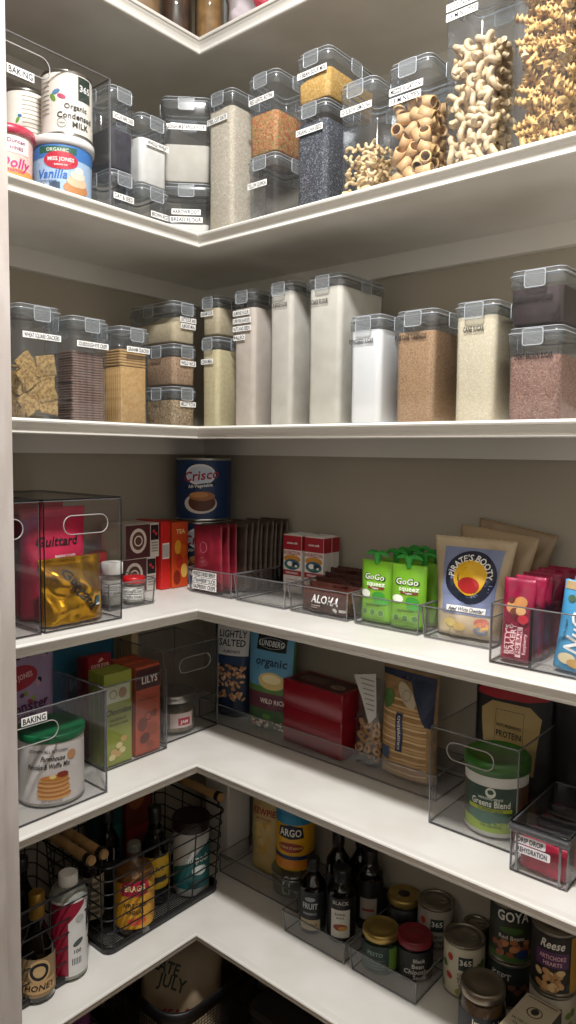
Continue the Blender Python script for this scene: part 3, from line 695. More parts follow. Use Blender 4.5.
def d_dolly(b, S, h):
    drect(b, S, -.14, .14, .003, h - .014, PA('e8c4b8'), .0004, 40); drect(b, S, -.14, .14, .003, .024, PA('e6a050'), .0007, 40)
    drect(b, S, -.006, .040, h - .048, h - .020, WHITE, .001); text(b, S, 'Duncan', .016, h - .028, .007, PA('8c2850'), .0015); text(b, S, 'HINES', .016, h - .040, .006, PA('8c2850'), .0015)
    text(b, S, 'Dolly', .012, h - .064, .017, PA('d0207c'), .0012, shear=.25); text(b, S, 'PARTON', .014, h - .078, .005, PA('d0207c'), .0012)
tub(.040, .0425, .098, (.276, -.738, Z2 + .0035 + EPS), 'pink lidded tub of icing left of the vanilla tub', PA('e4b8b0'), d_dolly, P('c2304c', .35), rz=R(90 - 30))
tub(.040, .0425, .098, (.140, -.775, Z2 + .0035 + EPS), 'pink lidded icing tub behind the front pink one', PA('e4b8b0'), d_dolly, P('c2304c', .35), rz=R(90))
can(.036, .082, (.160, -.760, Z2 + .0035 + .0985 + EPS), 'small white can with leaf print stacked near the jamb', d_small, rz=R(60))
tub(.0515, .0545, .108, (.140, -.640, Z2 + .0035 + EPS), 'blue icing tub behind the vanilla one', PA('c6d4e4'), d_van, P('f0efec', .35), rz=R(60))
can(.040, .108, (.185, -.650, Z2 + .0035 + .1085 + EPS), 'cream can showing its back label behind the condensed milk', d_small, rz=R(80))

# ------------------------------------------------------------------ fourth shelf
Z4, Z5, Z6 = ZS[4], ZS[5], ZS[6]
def box_lid(t, w, d, h):
    b = MB(); rbox(b, w, d, h + .0004, h + .0030, .004, BIN, .0006); L = rrect(w, d, .004, 2); tube(b, [(x, y, h + .0018) for x, y in L], .0016, BINDARK, 5, closed=True); b.build('lid', t)
t = LB(-.705, -.530, .322, .30, .248, 4, 'tall clear lidded box with gold and pink bags inside on fourth shelf', hole=(.004, .200, .100, .036), vedge=BINDARK); box_lid(t, .175, .30, .248)
t = LB(-.890, -.712, .322, .30, .248, 4, 'clear lidded box cut off by the door jamb on fourth shelf', hole=(.004, .200, .100, .036), vedge=BINDARK); box_lid(t, .178, .30, .248)
PINK = P('d0224e', .55, noise_to='bd1a44', scale=20, key='pink_bag')
def d_pink(b, S, w, h):
    text(b, S, 'Guittard', -.004, h * .70, .019, BLACK, .0014, shear=.3); text(b, S, 'BAKING CHIPS', .012, h * .56, .005, WHITE)
    drect(b, S, -w * .48, w * .48, h * .905, h * .91, PA('8c1236'), .0008, 16)
pouch(.150, .222, .05, (.205, -.614, Z4 + .0045), LZ, 'bright pink bag of baking chips standing in the clear box', PINK, d_pink, seed=3)
pouch(.120, .232, .03, (.160, -.622, Z4 + .0045), LZ, 'darker red bag behind the pink one in the clear box', P('a8122e', .45, key='red_bag'), None, seed=4)
GOLDF = P('c8981c', .22, .85, noise_to='b07c10', scale=30, key='gold_foil')
def d_gold(b, S, w, h):
    text(b, S, 'Guittard', .004, h * .52, .020, BLACK, .0016, shear=.2, rot=-.9); drect(b, S, w * .30, w * .38, h * .22, h * .36, PA('46707a'), .001); drect(b, S, w * .30, w * .38, h * .22, h * .26, WHITE, .0014)
pouch(.140, .128, .052, (.284, -.622, Z4 + .0045), LZ, 'crumpled gold foil bag with black script in the clear box', GOLDF, d_gold, wr=.9, seed=11, rx=R(-4), nx=30, nz=30)
pouch(.130, .150, .05, (.23, -.800, Z4 + .0045), LZ, 'dark red bag in the box behind the door jamb', P('7a1430', .5), None, seed=6)
pouch(.120, .205, .04, (.15, -.795, Z4 + .0045), LZ, 'purple bag in the box behind the door jamb', P('54284e', .5), None, seed=7)
LB(-.512, -.384, .252, .20, .058, 4, 'low clear tray of sugar jars beside the tall clear box', dark=False, taper=.004)
def strips(b, S, rows, cx, z0, w, hh=.0105, gap=.0125, off=.0008):
    for i, s_ in enumerate(rows): label_strip(b, S, s_, cx, z0 - i * gap, w, hh, off)
def sprinkle_jar(x, y, r, h, capm, caph, label, fillm, rows, rz):
    t = thing('sugar_jar', label, 'jar', (x, y, Z4 + .0042), rz)
    b = MB(); lathe(b, [(r - .003, 0), (r, .003), (r, h - caph - .008), (r * .86, h - caph)], GLASS, 24); b.build('glass_body', t)
    b = MB(); lathe(b, [(r - .004, .003), (r - .0025, .006), (r - .0025, (h - caph) * .8)], fillm, 20); b.build('contents', t)
    b = MB(); lathe(b, [(r * .95, h - caph), (r * .98, h - caph + .001), (r * .98, h - .002), (r * .9, h)], capm, 30); b.build('cap', t)
    b = MB(); S = CY(r + .0005)
    for i, s_ in enumerate(rows):
        z = (h - caph) * .62 - i * .0125; drect(b, S, -r * .95, r * .95, z - .005, z + .005, WHITE, .0003, 14); text(b, S, s_, 0, z, .0058, BLACK, .0008, w=r * 1.7)
    b.build('label', t)
sprinkle_jar(.212, -.474, .024, .096, WHITE, .026, 'white-capped sugar shaker in the low clear tray', P('d8d4cc', .9), ['TURBINADO SUGAR', 'VANILLA SUGAR'], R(50))
sprinkle_jar(.216, -.418, .0255, .058, P('b8141c', .4), .014, 'short red-lidded sugar jar in the low clear tray', P('ebe7e0', .9), ['SANDING SUGAR', 'CITRON SUGAR'], R(45))
sprinkle_jar(.150, -.470, .022, .112, P('c4161e', .4), .024, 'taller red-capped jar behind the white shaker', P('8c1c20', .8), ['RED SPRINKLES'], R(50))
def d_pod(b, S, w, h):
    drect(b, S, -w / 2, w * .22, h * .02, h * .98, P('4a1a1e', .5), .0004); dell(b, S, -w * .14, h * .52, .026, .030, PA('d8cfc4'), .0007); dell(b, S, -w * .14, h * .52, .019, .022, PA('5c3428'), .001); dring(b, S, -w * .14, h * .52, .010, .013, PA('e8e0d6'), .0014)
    drect(b, S, w * .24, w * .48, h * .5, h * .94, BLACK, .0005); dell(b, S, w * .33, h * .76, .004, .004, PA('c83040'), .001); dell(b, S, w * .40, h * .68, .004, .004, PA('c83040'), .001)
    for i in range(4): drect(b, S, w * .26, w * .46, h * (.40 - i * .08), h * (.44 - i * .08), PA('8c847c'), .0006)
for i, l in ((0, 'lower white and maroon coffee pod box by the wall'), (1, 'upper white and maroon coffee pod box stacked by the wall')):
    carton(.105, .09, .084, (.078 + .012 * i, -.331, Z4 + EPS + i * .0845), LZ + R(3 * i), l, P('cfc8bf', .6), d_pod)
def d_bar(b, S, w, h):
    drect(b, S, -w * .38, w * .38, h * .45, h * .68, WHITE, .0004)
    for i in range(7): drect(b, S, -w * .34 + i * w * .1, -w * .30 + i * w * .1, h * .47, h * .66, BLACK, .0008, 1)
carton(.028, .10, .170, (.086, -.258, Z4 + EPS), LZ, 'narrow bright red box with white barcode panel', P('c8201c', .5), d_bar)
def d_or(b, S, w, h):
    for i, (x, z, c) in enumerate(((-.008, .62, 'e0a030'), (.010, .55, 'd86020'), (-.004, .40, 'b8301c'), (.012, .25, 'e8b858'), (-.012, .16, '7c2414'))): dell(b, S, x, h * z, .011, .018, PA(c), .0004 + i * .0003)
    text(b, S, 'TEA', 0, h * .86, .011, PA('f0d890'))
carton(.052, .10, .166, (.090, -.214, Z4 + EPS), LZ, 'orange and red box left of the maroon packets', P('c4481c', .5), d_or)
# blue shortening cans, stacked in the corner
def d_cri(b, S, h):
    r = .072
    drect(b, S, -r * PI, r * PI, .006, h - .006, P('16345f', .45), .0003, 60)
    dell(b, S, 0, h * .74, .040, .027, PA('e8e8ea'), .0008); dell(b, S, .001, h * .735, .036, .022, PA('c9d4e4'), .0011); text(b, S, 'Crisco', 0, h * .73, .024, PA('9c2434'), .0016, shear=.22, rot=.12)
    dpoly(b, S, [(-.042, h * .50), (.040, h * .57), (.042, h * .63), (-.040, h * .56)], PA('0c1f40'), .0012); text(b, S, 'All-Vegetable', 0, h * .565, .008, WHITE, .0018, rot=.09)
    dell(b, S, 0, h * .28, .044, .026, PA('d8d0c8'), .001); dell(b, S, .004, h * .30, .036, .023, PA('5a3020'), .0014); dell(b, S, .004, h * .40, .034, .012, PA('a4683c'), .0018); dell(b, S, -.004, h * .42, .024, .007, PA('c08850'), .0021)
crz = R(40)
can(.072, .163, (.103, -.100, Z4 + EPS), 'lower blue shortening can in the shelf corner, mostly hidden by packets', d_cri, rz=crz, paper=P('16345f', .45), ring=False)
can(.072, .163, (.103, -.100, Z4 + EPS + .1645), 'upper blue shortening can with pie picture, stacked in the corner', d_cri, rz=crz, paper=P('16345f', .45), ring=False)
# shallow trays along the back arm
def tray(x0, x1, label, yf=-.238, d=.21, h=.060, k=4): return BB(x0, x1, yf, d, h, k, label, dark=False, taper=.006, name='clear_tray', cat='tray')
tr1 = tray(.192, .346, 'shallow clear tray of maroon packets with three white labels')
b = MB()
for i, s_ in enumerate(('FREEZE DRIED BERRY', 'STRAWBERRY SLICES', 'RASPBERRY CRISPS')): label_strip(b, F(.209), s_, -.016, .048 - i * .0155, .084, .0140, -.0010)
b.build('label', tr1)
tr2 = tray(.353, .512, 'shallow clear tray with two rows of milk cartons at its back')
tray(.519, .680, 'shallow clear tray of brown wrapped bars')
tray(.690, .846, 'shallow clear tray of green fruit pouches')
tray(.849, .993, 'shallow clear tray holding the tan snack bags')
MAR = P('8a2030', .35, noise_to='701624', scale=40, key='maroon_foil'); DRK = P('3c2c24', .38, noise_to='54443a', scale=50, key='brown_foil')
def d_mar(b, S, w, h):
    dring(b, S, -.012, h * .66, .012, .0135, PA('b06a70'), .0008)
    for i in range(5): dring(b, S, -.012 + (i % 3 - 1) * .007, h * (.42 + .05 * (i // 3)), .006, .007, PA('a45860'), .0008)
mz = [(.247, -.216, 1), (.252, -.196, 2), (.257, -.176, 3)]
for i, (x, y, sd) in enumerate(mz):
    pouch(.104, .162, .010, (x, y, Z4 + .0045), R(-2), ['frontmost maroon packet filed in the labelled tray', 'second maroon packet filed in the labelled tray', 'third maroon packet, next to the brown ones'][i], MAR, d_mar if i == 0 else None, name='foil_packet', cat='packet', seed=sd, wr=.5, rx=R(-3), ry=R(-5), group='maroon foil packets', base=0, seal=.06, nx=12, nz=14, teeth=False)
for i in range(9):
    pouch(.100, .164 + (.004 * (i % 3)), .008, (.270 + i * .003, -.158 + i * .0148, Z4 + .0045), R(-2), 'brown foil packet filed on edge behind the maroon packets', DRK, None, name='foil_packet', cat='packet', seed=20 + i, wr=.5, rx=R(-4), ry=R(-3 + (i % 3)), group='brown foil packets', base=0, seal=.05, nx=12, nz=14, teeth=False)
def d_mlk(b, S, w, h):
    R1 = PA('a01c28'); drect(b, S, -w / 2 + .0005, w / 2 - .0005, h * .74, h * .985, R1, .0003); drect(b, S, -w / 2 + .0005, w / 2 - .0005, h * .30, h * .39, R1, .0003)
    text(b, S, 'HORIZON', 0, h * .69, .0085, PA('a01c28'), .0008, w=w * .92); text(b, S, 'whole milk', 0, h * .86, .005, WHITE, .0008)
    dell(b, S, 0, h * .585, w * .45, .010, PA('c88a34'), .0006); dell(b, S, 0, h * .49, w * .42, .013, PA('2c5a74'), .0009); dell(b, S, -.006, h * .50, .009, .006, WHITE, .0013); dell(b, S, .008, h * .50, .009, .005, PA('1a2430'), .0013); dell(b, S, .013, h * .47, .004, .003, WHITE, .0016)
    drect(b, S, -w * .40, w * .40, h * .44, h * .455, PA('5a8c3c'), .0012); text(b, S, 'ORGANIC', 0, h * .345, .005, WHITE, .0008, w=w * .7)
    for i in range(3): drect(b, S, -w * .3, w * .3, h * (.22 - i * .05), h * (.235 - i * .05), PA('a88c88'), .0006, 2)
ml = 0
for y in (-.070, -.026 - .012):
    for x in (.404, .471):
        ls = ['left milk carton in front, by the empty end of tray', 'right milk carton in front, next to the brown bars', 'left milk carton in the back row', 'right milk carton in the back row']
        t = thing('milk_carton', 'red and white ' + ls[ml], 'carton', (x, y - .002, Z4 + .0042), 0, 'milk cartons'); ml += 1
        b = MB(); rbox(b, .058, .030, 0, .142, .002, P('e2dcd6', .5), .001, n=2, smooth=False); d_mlk(b, F(.030), .058, .142)
        S2 = FS(.058); drect(b, S2, -.0145, .0145, .105, .140, PA('a01c28'), .0003); b.build('carton_body', t)
        b = MB(); rbox(b, .040, .016, .1422, .1445, .002, P('d8d8d8', .3), .0006, n=2); b.build('foil_tab', t)
def d_alo(b, S, w, h):
    text(b, S, 'ALOHA', .004, h * .56, .016, WHITE, .0016, w=.078)
    drect(b, S, -.034, -.008, h * .26, h * .30, PA('c8b8b0'), .001); drect(b, S, -.034, -.014, h * .18, h * .21, PA('c8b8b0'), .001); dell(b, S, .034, h * .20, .006, .005, WHITE, .001); drect(b, S, .044, .060, h * .14, h * .26, PA('d8d0c8'), .001)
ALO = P('3a1c18', .33, noise_to='50281f', scale=60, key='brown_wrapper')
for i in range(6):
    pouch(.142, .050 + .007 * min(i, 4), .024, (.601 + .002 * (i % 2), -.202 + i * .026, Z4 + .0045), R((i % 3 - 1) * 2), ('frontmost brown wrapped bar with white lettering' if i == 0 else 'brown wrapped bar standing on edge behind the lettered one'), ALO, d_alo if i == 0 else None, name='snack_bar', cat='snack bar', wr=.7, seed=40 + i, seal=.10, group='brown wrapped bars', nx=24, nz=10)
GRN = P('7cb42c', .4, noise_to='6ca424', scale=20, key='green_pouch'); CAPG = P('2c9434', .4, key='green_cap')
def d_gogo(b, S, w, h):
    K = BLACK
    for dx, m_, sc in ((0, K, 1.0), (0, WHITE, .0)):
        pass
    text(b, S, 'GoGo', .001, h * .74, .0135, PA('24341c'), .0010, w=.056); text(b, S, 'GoGo', .001, h * .742, .0115, PA('f0f2ea'), .0016, w=.050, bold=0); text(b, S, 'squeez', .006, h * .635, .0095, PA('eaf2dc'), .0012, w=.044)
    drect(b, S, -.012, .026, h * .545, h * .585, PA('7c3c28'), .001, 6); text(b, S, 'organic', .007, h * .565, .0035, WHITE, .0014)
    dell(b, S, -.018, h * .46, .013, .008, PA('eef2e4'), .001); dell(b, S, .014, h * .44, .014, .009, PA('3c9434'), .001); dell(b, S, .020, h * .35, .017, .007, PA('4aa43c'), .0013)
    text(b, S, 'applesauce', .0, h * .285, .0055, PA('3c5c20'), .001)
    for i in range(3): dell(b, S, -.020 + i * .020, h * .16, .0075, .0075, PA('4c7c38'), .001); dring(b, S, -.020 + i * .020, h * .16, .006, .007, PA('a8cc7c'), .0013)
def gogo(x, y, label, rz=0, des=True, rx=0):
    t = thing('fruit_pouch', label, 'pouch', (x, y, Z4 + .0045), rz, 'green fruit pouches', rx=rx)
    b = pouch(.077, .124, .026, None, 0, None, GRN, d_gogo if des else None, seed=x * 90, wr=.15, build=False, nx=14, nz=16, seal=.04, teeth=False); b.build('pouch_body', t)
    b = MB(); lathe(b, [(.006, .118), (.006, .128), (.0085, .130), (.0085, .142)], CAPG, 14)
    for a in (0, PI): 
        Mx = Matrix.Rotation(a, 4, 'Z'); rings = []
        for q, (xx, zz, hh, ww) in enumerate(((.004, .139, .005, .006), (.014, .141, .005, .0055), (.023, .138, .004, .0045), (.028, .135, .0015, .002))): rings.append([(xx, ww * math.cos(2 * PI * i / 8), zz + hh * math.sin(2 * PI * i / 8)) for i in range(8)])
        loft(b, rings, CAPG, M=Mx)
    b.build('cap', t)
gogo(.723, -.196, 'front left green fruit pouch with a wing-shaped cap', R(-3)); gogo(.800, -.200, 'front right green fruit pouch, nearest the tan bag', R(5))
for i, (x, y) in enumerate(((.740, -.150), (.806, -.150), (.742, -.108), (.808, -.106), (.744, -.066), (.806, -.064))): gogo(x, y, 'green fruit pouch in the rows behind the front two', R((i % 3 - 1) * 6), False)
TANB = P('c4b296', .32, noise_to='b09c7e', scale=16, key='tan_bag')
def d_pir(b, S0, w, h):
    S = lambda x, z, o: S0(x * 1.14, z, o)
    cx, cz, r = .006, h * .60, .050
    drect(b, S, cx - .056, cx + .052, h * .22, h * .90, PA('7c86a8'), .0006, 12, 10)
    dell(b, S, cx, cz, r, r, PA('141c34'), .0010, 40, rings=5); dell(b, S, cx, cz, r * .66, r * .66, PA('e8b418'), .0014, 32, rings=4)
    text(b, S, "PIRATE'S BOOTY", cx, cz, .0115, WHITE, .0017, arc=r * .745, w=.118)
    dell(b, S, cx, cz - .014, .024, .015, PA('b8282c'), .0020)
    drect(b, S, cx - .045, cx + .038, h * .245, h * .305, PA('f0ece4'), .0020, 20); text(b, S, 'Aged White Cheddar', cx - .003, h * .275, .0072, PA('22284a'), .0028, w=.074, shear=.2)
    for dx, z, c in ((-.036, .13, 'd8c078'), (-.014, .10, 'c8a860'), (.034, .16, 'b85c4c'), (.036, .12, 'd0a04c'), (.034, .08, '6c7484')): dell(b, S, cx + dx, h * z, .015, .008, PA(c), .0014 if dx < 0 else .0017)
    dring(b, S, -.036, h * .11, .011, .0125, PA('ead84c'), .0020, 4)
def bag_t(w, h, t, loc, rz, label, m, des, seed, rx=0, ry=0, grp=None): return pouch(w, h, t, loc, rz, label, m, des, seed=seed, wr=.45, rx=rx, ry=ry, seal=.06, group=grp, nx=26, nz=28, tb=.26)
bag_t(.166, .184, .048, (.918, -.180, Z4 + .0045), R(2), 'tan snack bag with a round navy and yellow emblem at the front', TANB, d_pir, 51, rx=R(-6))
bag_t(.164, .196, .036, (.924, -.130, Z4 + .0050), R(-3), 'plain-backed tan snack bag just behind the emblem bag', P('a08a6c', .4), None, 52, rx=R(-6), ry=R(5), grp=None)
bag_t(.160, .204, .034, (.924, -.080, Z4 + .0050), R(3), 'brown snack bag rising highest at the rear of the tray', P('8a7458', .4), None, 53, rx=R(-8), ry=R(9))
t = BB(1.020, 1.200, -.305, .26, .100, 4, 'taller two-part clear bin of raspberry and blue bars at right edge', dark=True)
b = MB(); box(b, -.0225, -.0200, -.126, .126, .004, .096, BIN); box(b, -.0235, -.0190, -.128, -.1265, .003, .097, BINDARK); b.build('divider', t)
RASP = P('9c1440', .32, noise_to='7c0e32', scale=30, key='raspberry_wrapper')
def d_ras(b, S, w, h):
    text(b, S, "BETTY'S", -.012, h * .26, .0085, PA('f2c8cc'), .0012, rot=PI / 2, w=.05); text(b, S, 'BAKERY', -.003, h * .27, .0085, PA('f2c8cc'), .0012, rot=PI / 2, w=.050)
    drect(b, S, .003, .012, h * .06, h * .42, PA('f2c8cc'), .001, 3); text(b, S, 'FIG BAR', .0075, h * .24, .0065, PA('8c1038'), .0016, rot=PI / 2, w=.040); text(b, S, 'Raspberry', .0165, h * .22, .005, PA('f2c8cc'), .0012, rot=PI / 2, w=.034)
    for i, (x, z, c, r) in enumerate(((-.006, .66, 'c89058', .012), (.006, .72, 'b87c44', .011), (-.002, .60, '6c2c20', .008), (.008, .62, 'd8a870', .008), (-.010, .74, '5c241c', .006), (.012, .52, 'd0243c', .009))): dell(b, S, x, h * z, r, r * .9, PA(c), .0012 + .0003 * i, 14)
for i in range(6):
    pouch(.054, .136, .026, (1.054 + .003 * (i % 2), -.276 + i * .036, Z4 + .0045), R(4 - 3 * (i % 3)), 'frontmost raspberry fig bar wrapper leaning in the bin' if i == 0 else 'raspberry bar wrapper standing behind the front one', RASP, d_ras if i == 0 else None, name='snack_bar', cat='snack bar', seed=60 + i, wr=.5, rx=R(-3), ry=R(.5), group='raspberry bar wrappers', nx=14, nz=20)
BLU = P('4c9cc8', .35, noise_to='3c8cbc', scale=20, key='blue_wrapper')
def d_nug(b, S, w, h):
    drect(b, S, -w * .47, w * .47, h * .90, h * .99, PA('b89c70'), .0008, 8); text(b, S, 'NuGo', -.002, h * .48, .024, WHITE, .0014, rot=PI / 2 - .1, w=.080, shear=.2)
    text(b, S, 'vanilla yogurt', -.020, h * .45, .004, PA('1c4468'), .001, rot=PI / 2); dell(b, S, -.010, h * .14, .014, .009, PA('e8d8b0'), .0012); dell(b, S, .004, h * .10, .013, .007, PA('c8a060'), .0015); dell(b, S, -.018, h * .80, .006, .006, PA('3c5c44'), .001)
for i in range(5):
    pouch(.066, .142, .028, (1.148, -.272 + i * .040, Z4 + .0045), R(3 - 3 * (i % 2)), 'front blue bar wrapper with white lettering at right edge' if i == 0 else 'blue bar wrapper standing behind the lettered one', BLU, d_nug if i == 0 else None, name='snack_bar', cat='snack bar', seed=70 + i, wr=.5, rx=R(-4), ry=R(5), group='blue bar wrappers', nx=14, nz=20)

# ------------------------------------------------------------------ fifth shelf
t = LB(-.900, -.572, .327, .24, .215, 5, 'large clear bin holding the green-lidded tub on fifth shelf', hole=(.0, .168, .105, .036))
b = MB(); label_strip(b, F(.24), 'BAKING', .002, .198, .052, .016, .0024); b.build('label', t)
def d_stone(b, S, h):
    text(b, S, 'STONEWALL KITCHEN', .004, h * .82, .0055, PA('4c4440'), w=.075); text(b, S, 'Farmhouse', .012, h * .715, .010, PA('2c2824'), shear=.3, w=.046); text(b, S, 'Pancake & Waffle Mix', .004, h * .60, .010, PA('2c2824'), shear=.2, w=.082, rot=.05)
    for i in range(9): dell(b, S, .014 + .002 * math.sin(i * 2), h * (.14 + i * .033), .033 - .0006 * i, .0058, PA('b8743c' if i % 2 else 'dca868'), .0010 + i * .0002, 20)
    dell(b, S, .016, h * .43, .026, .006, PA('c88038'), .0034); dell(b, S, .012, h * .45, .006, .004, PA('ecd888'), .0038); dell(b, S, .030, h * .47, .011, .006, PA('8c3018'), .0036); dell(b, S, .050, h * .72, .010, .010, PA('c89468'), .0010)
    text(b, S, 'NET WT 33 OZ', .010, h * .08, .004, PA('8c8880'))
t = can(.064, .135, (.250, -.652, Z5 + .0035 + EPS), 'white pancake mix tub with dark green plastic lid', d_stone, rz=R(90 - 40), paper=P('dcd6d2', .5), ring=False, name='mix_tub', cat='tub')
b = MB(); lathe(b, [(.0655, .126), (.0665, .128), (.0665, .139), (.065, .1415), (.064, .1405), (.062, .1385), (.001, .1385)], P('16643c', .4, key='green_lid'), 40, True, True); b.build('plastic_lid', t)
def d_mon(b, S, w, h):
    cols = ['8c2440', '3c78a8', '8a9a4c', '5c2c54', '1c1c1c', 'c89ab0']; r2 = random.Random(3)
    for i in range(26): dell(b, S, r2.uniform(-w * .42, w * .44), h * r2.uniform(.52, .97), .006, .005, PA(cols[i % 6]), .0006 + .0001 * i, 10, r2.uniform(0, 3))
    dell(b, S, .012, h * .78, .044, .024, PA('a42038'), .0036, rot=.15); text(b, S, 'MISS JONES', .012, h * .785, .010, PA('e8c0c8'), .0042, w=.062, rot=.15)
    text(b, S, 'monster', .022, h * .565, .024, PA('541c4c'), .0036, w=.108, rot=.06); text(b, S, 'COOKIE MIX', .020, h * .49, .006, PA('541c4c'), .0036, rot=.06)
pouch(.205, .275, .05, (.128, -.672, Z5 + .0045), LZ, 'lilac cookie mix bag with coloured candy print in the clear bin', P('b49cc0', .4, noise_to='a890b4', scale=12, key='lilac_bag'), d_mon, seed=81, nx=26, nz=30)
def d_blue(b, S, w, h): text(b, S, 'Mint', 0, h * .56, .028, PA('5c9cac'), .0012); drect(b, S, -w * .46, w * .46, h * .9, h * .905, PA('144458'), .001, 16); dell(b, S, 0, h * .93, .005, .005, BLACK, .001)
pouch(.205, .268, .03, (.060, -.462, Z5 + .0005), LZ, 'teal blue bag standing against the wall behind the chocolate boxes', P('1c6480', .45, noise_to='185a74', scale=12, key='teal_bag'), d_blue, seed=82, wr=.15)
LB(-.520, -.346, .245, .145, .188, 5, 'clear bin of chocolate boxes in the middle of the left shelf')
def d_gr(b, S, w, h):
    drect(b, S, -w * .42, w * .42, h * .68, h * .86, PA('c8ccb4'), .0005); dell(b, S, -w * .18, h * .77, .010, .010, PA('6c7448'), .0008); dell(b, S, -w * .18, h * .77, .008, .008, PA('c8ccb4'), .0011); dell(b, S, w * .16, h * .77, .011, .012, PA('a08468'), .0008)
    text(b, S, 'Chocolate', 0, h * .58, .013, PA('1c2410'), .0008, shear=.3, w=w * .94); text(b, S, 'HAZELNUT', 0, h * .49, .006, PA('28300f'), .0008, w=w * .6); text(b, S, 'CRUNCH BAR', 0, h * .44, .005, PA('28300f'), .0008, w=w * .7)
    for i, (x, z) in enumerate(((-.012, .14), (.002, .20), (.014, .26), (.010, .14), (-.002, .11), (-.018, .09))): dell(b, S, x, h * z, .009, .007, PA('d8c890' if i % 2 else 'c8a468'), .0006 + .0003 * i, 12)
def d_hu(b, S, w, h):
    drect(b, S, -w * .49, w * .49, h * .74, h * .97, PA('3c1414'), .0004); text(b, S, 'LILYS', .004, h * .84, .016, PA('ece0d8'), .0009, w=w * .66)
    text(b, S, 'DARK CHOCOLATE', 0, h * .62, .005, PA('4c1c10'), .0008, w=w * .76); dring(b, S, 0, h * .42, .008, .010, PA('3c140c'), .0008)
    for i, (x, z, r) in enumerate(((-.016, .34, .014), (.014, .26, .015), (-.010, .18, .012), (.018, .44, .008), (.004, .09, .010))): dell(b, S, x, h * z, r, r * 1.2, PA(['6c2c18', '8c3c20', '5c2414'][i % 3]), .0006 + .0003 * i, 14, i)
CG = P('8c9638', .45, key='green_choc'); CB = P('a8482c', .45, key='brown_choc')
for i in range(3):
    carton(.074, .017, .207, (.2280 - i * .0205, -.478, Z5 + .0042), LZ, ['front olive green chocolate box in the clear bin', 'olive green chocolate box just behind the front one', 'olive green chocolate box furthest back in the row'][i], CG, d_gr if i == 0 else None, group='olive green chocolate boxes')
for i in range(5):
    carton(.070, .017, .205 - .002 * (i % 2), (.2280 - i * .0205, -.395, Z5 + .0042), LZ, 'front rust brown chocolate box with white lettering' if i == 0 else 'rust brown chocolate box in the row behind the lettered one', CB, d_hu if i == 0 else None, group='rust brown chocolate boxes')
def d_cote(b, S, w, h): text(b, S, "COTE D'OR", 0, h * .90, .0075, PA('f0d8c8'), w=w * .8); dpoly(b, S, [(-.006, h * .93), (.004, h * .935), (.010, h * .955), (.004, h * .975), (-.002, h * .955)], PA('e8b8a0'), .001)
carton(.060, .018, .232, (.1600, -.478, Z5 + .0042), LZ, 'red chocolate box with pale elephant mark behind the green ones', P('941424', .45), d_cote)
carton(.055, .018, .226, (.1380, -.484, Z5 + .0042), LZ, 'maroon chocolate box at the rear of the clear bin', P('64141e', .5), None)
carton(.022, .05, .262, (.062, -.320, Z5 + EPS), LZ + R(8), 'tan cardboard box end sticking up behind the chocolate boxes', P('b09870', .7), None)
t = LB(-.338, -.160, .224, .17, .226, 5, 'smoky clear bin with pill handle nearest the shelf corner', hole=(.010, .178, .100, .036))
jt = thing('clamp_jar', 'squat glass jar with metal lid and red label in the corner bin', 'jar', (.160, -.252, Z5 + .0040), R(50))
b = MB(); lathe(b, [(.048, 0), (.053, .004), (.054, .060), (.050, .074), (.050, .082)], GLASS, 32, True, False); b.build('glass_body', jt)
b = MB(); lathe(b, [(.046, .003), (.0505, .006), (.0505, .052)], P('c8b49c', .8, noise_to='a88c70', scale=120), 28); b.build('contents', jt)
b = MB(); lathe(b, [(.0525, .076), (.0535, .078), (.0535, .092), (.051, .095), (.047, .094), (.040, .093)], P('a8a4a0', .3, .9), 32); b.build('lid', jt)
b = MB(); S = CY(.0542); drect(b, S, -.010, .050, .016, .052, PA('d8c4c0'), .0003, 14); drect(b, S, .010, .042, .022, .040, PA('b81c38'), .0007, 8); text(b, S, 'JAM', .026, .031, .008, WHITE, .0012); b.build('label', jt)
# long shallow tray on the back arm
BB(.150, .850, -.158, .135, .052, 5, 'long shallow clear tray running along the back of fifth shelf', dark=False, name='clear_tray', cat='tray')
def win(b, S, w, h, cols, z0, z1, k=90, seed=1, sz=.006, off=.0010):
    r2 = random.Random(seed)
    for i in range(k): dell(b, S, r2.uniform(-w, w), r2.uniform(z0, z1), sz * r2.uniform(.8, 1.2), sz * r2.uniform(.5, .8), PA(cols[i % len(cols)]), off + .00002 * i, 8, r2.uniform(0, 3), rings=1)
def d_nut(b, S, w, h):
    drect(b, S, -w * .42, w * .42, h * .62, h * .93, PA('c8c8c6'), .0006, 12, 4); text(b, S, 'LIGHTLY', 0, h * .83, .017, PA('1c2438'), .0012, w=w * .72); text(b, S, 'SALTED', 0, h * .745, .017, PA('1c2438'), .0012, w=w * .70); text(b, S, 'ALMONDS', 0, h * .66, .007, PA('1c2438'), .0012)
    drect(b, S, -w * .46, w * .46, h * .53, h * .61, PA('1c3454'), .0008, 12); win(b, S, w * .36, h, ['b4845c', '9c6c48', 'c8a078'], h * .18, h * .52, 80, 2)
pouch(.110, .262, .050, (.205, -.082, Z5 + .0045), R(22), 'navy and white bag of salted nuts with a clear window', P('14243c', .45), d_nut, seed=91, wr=.3)
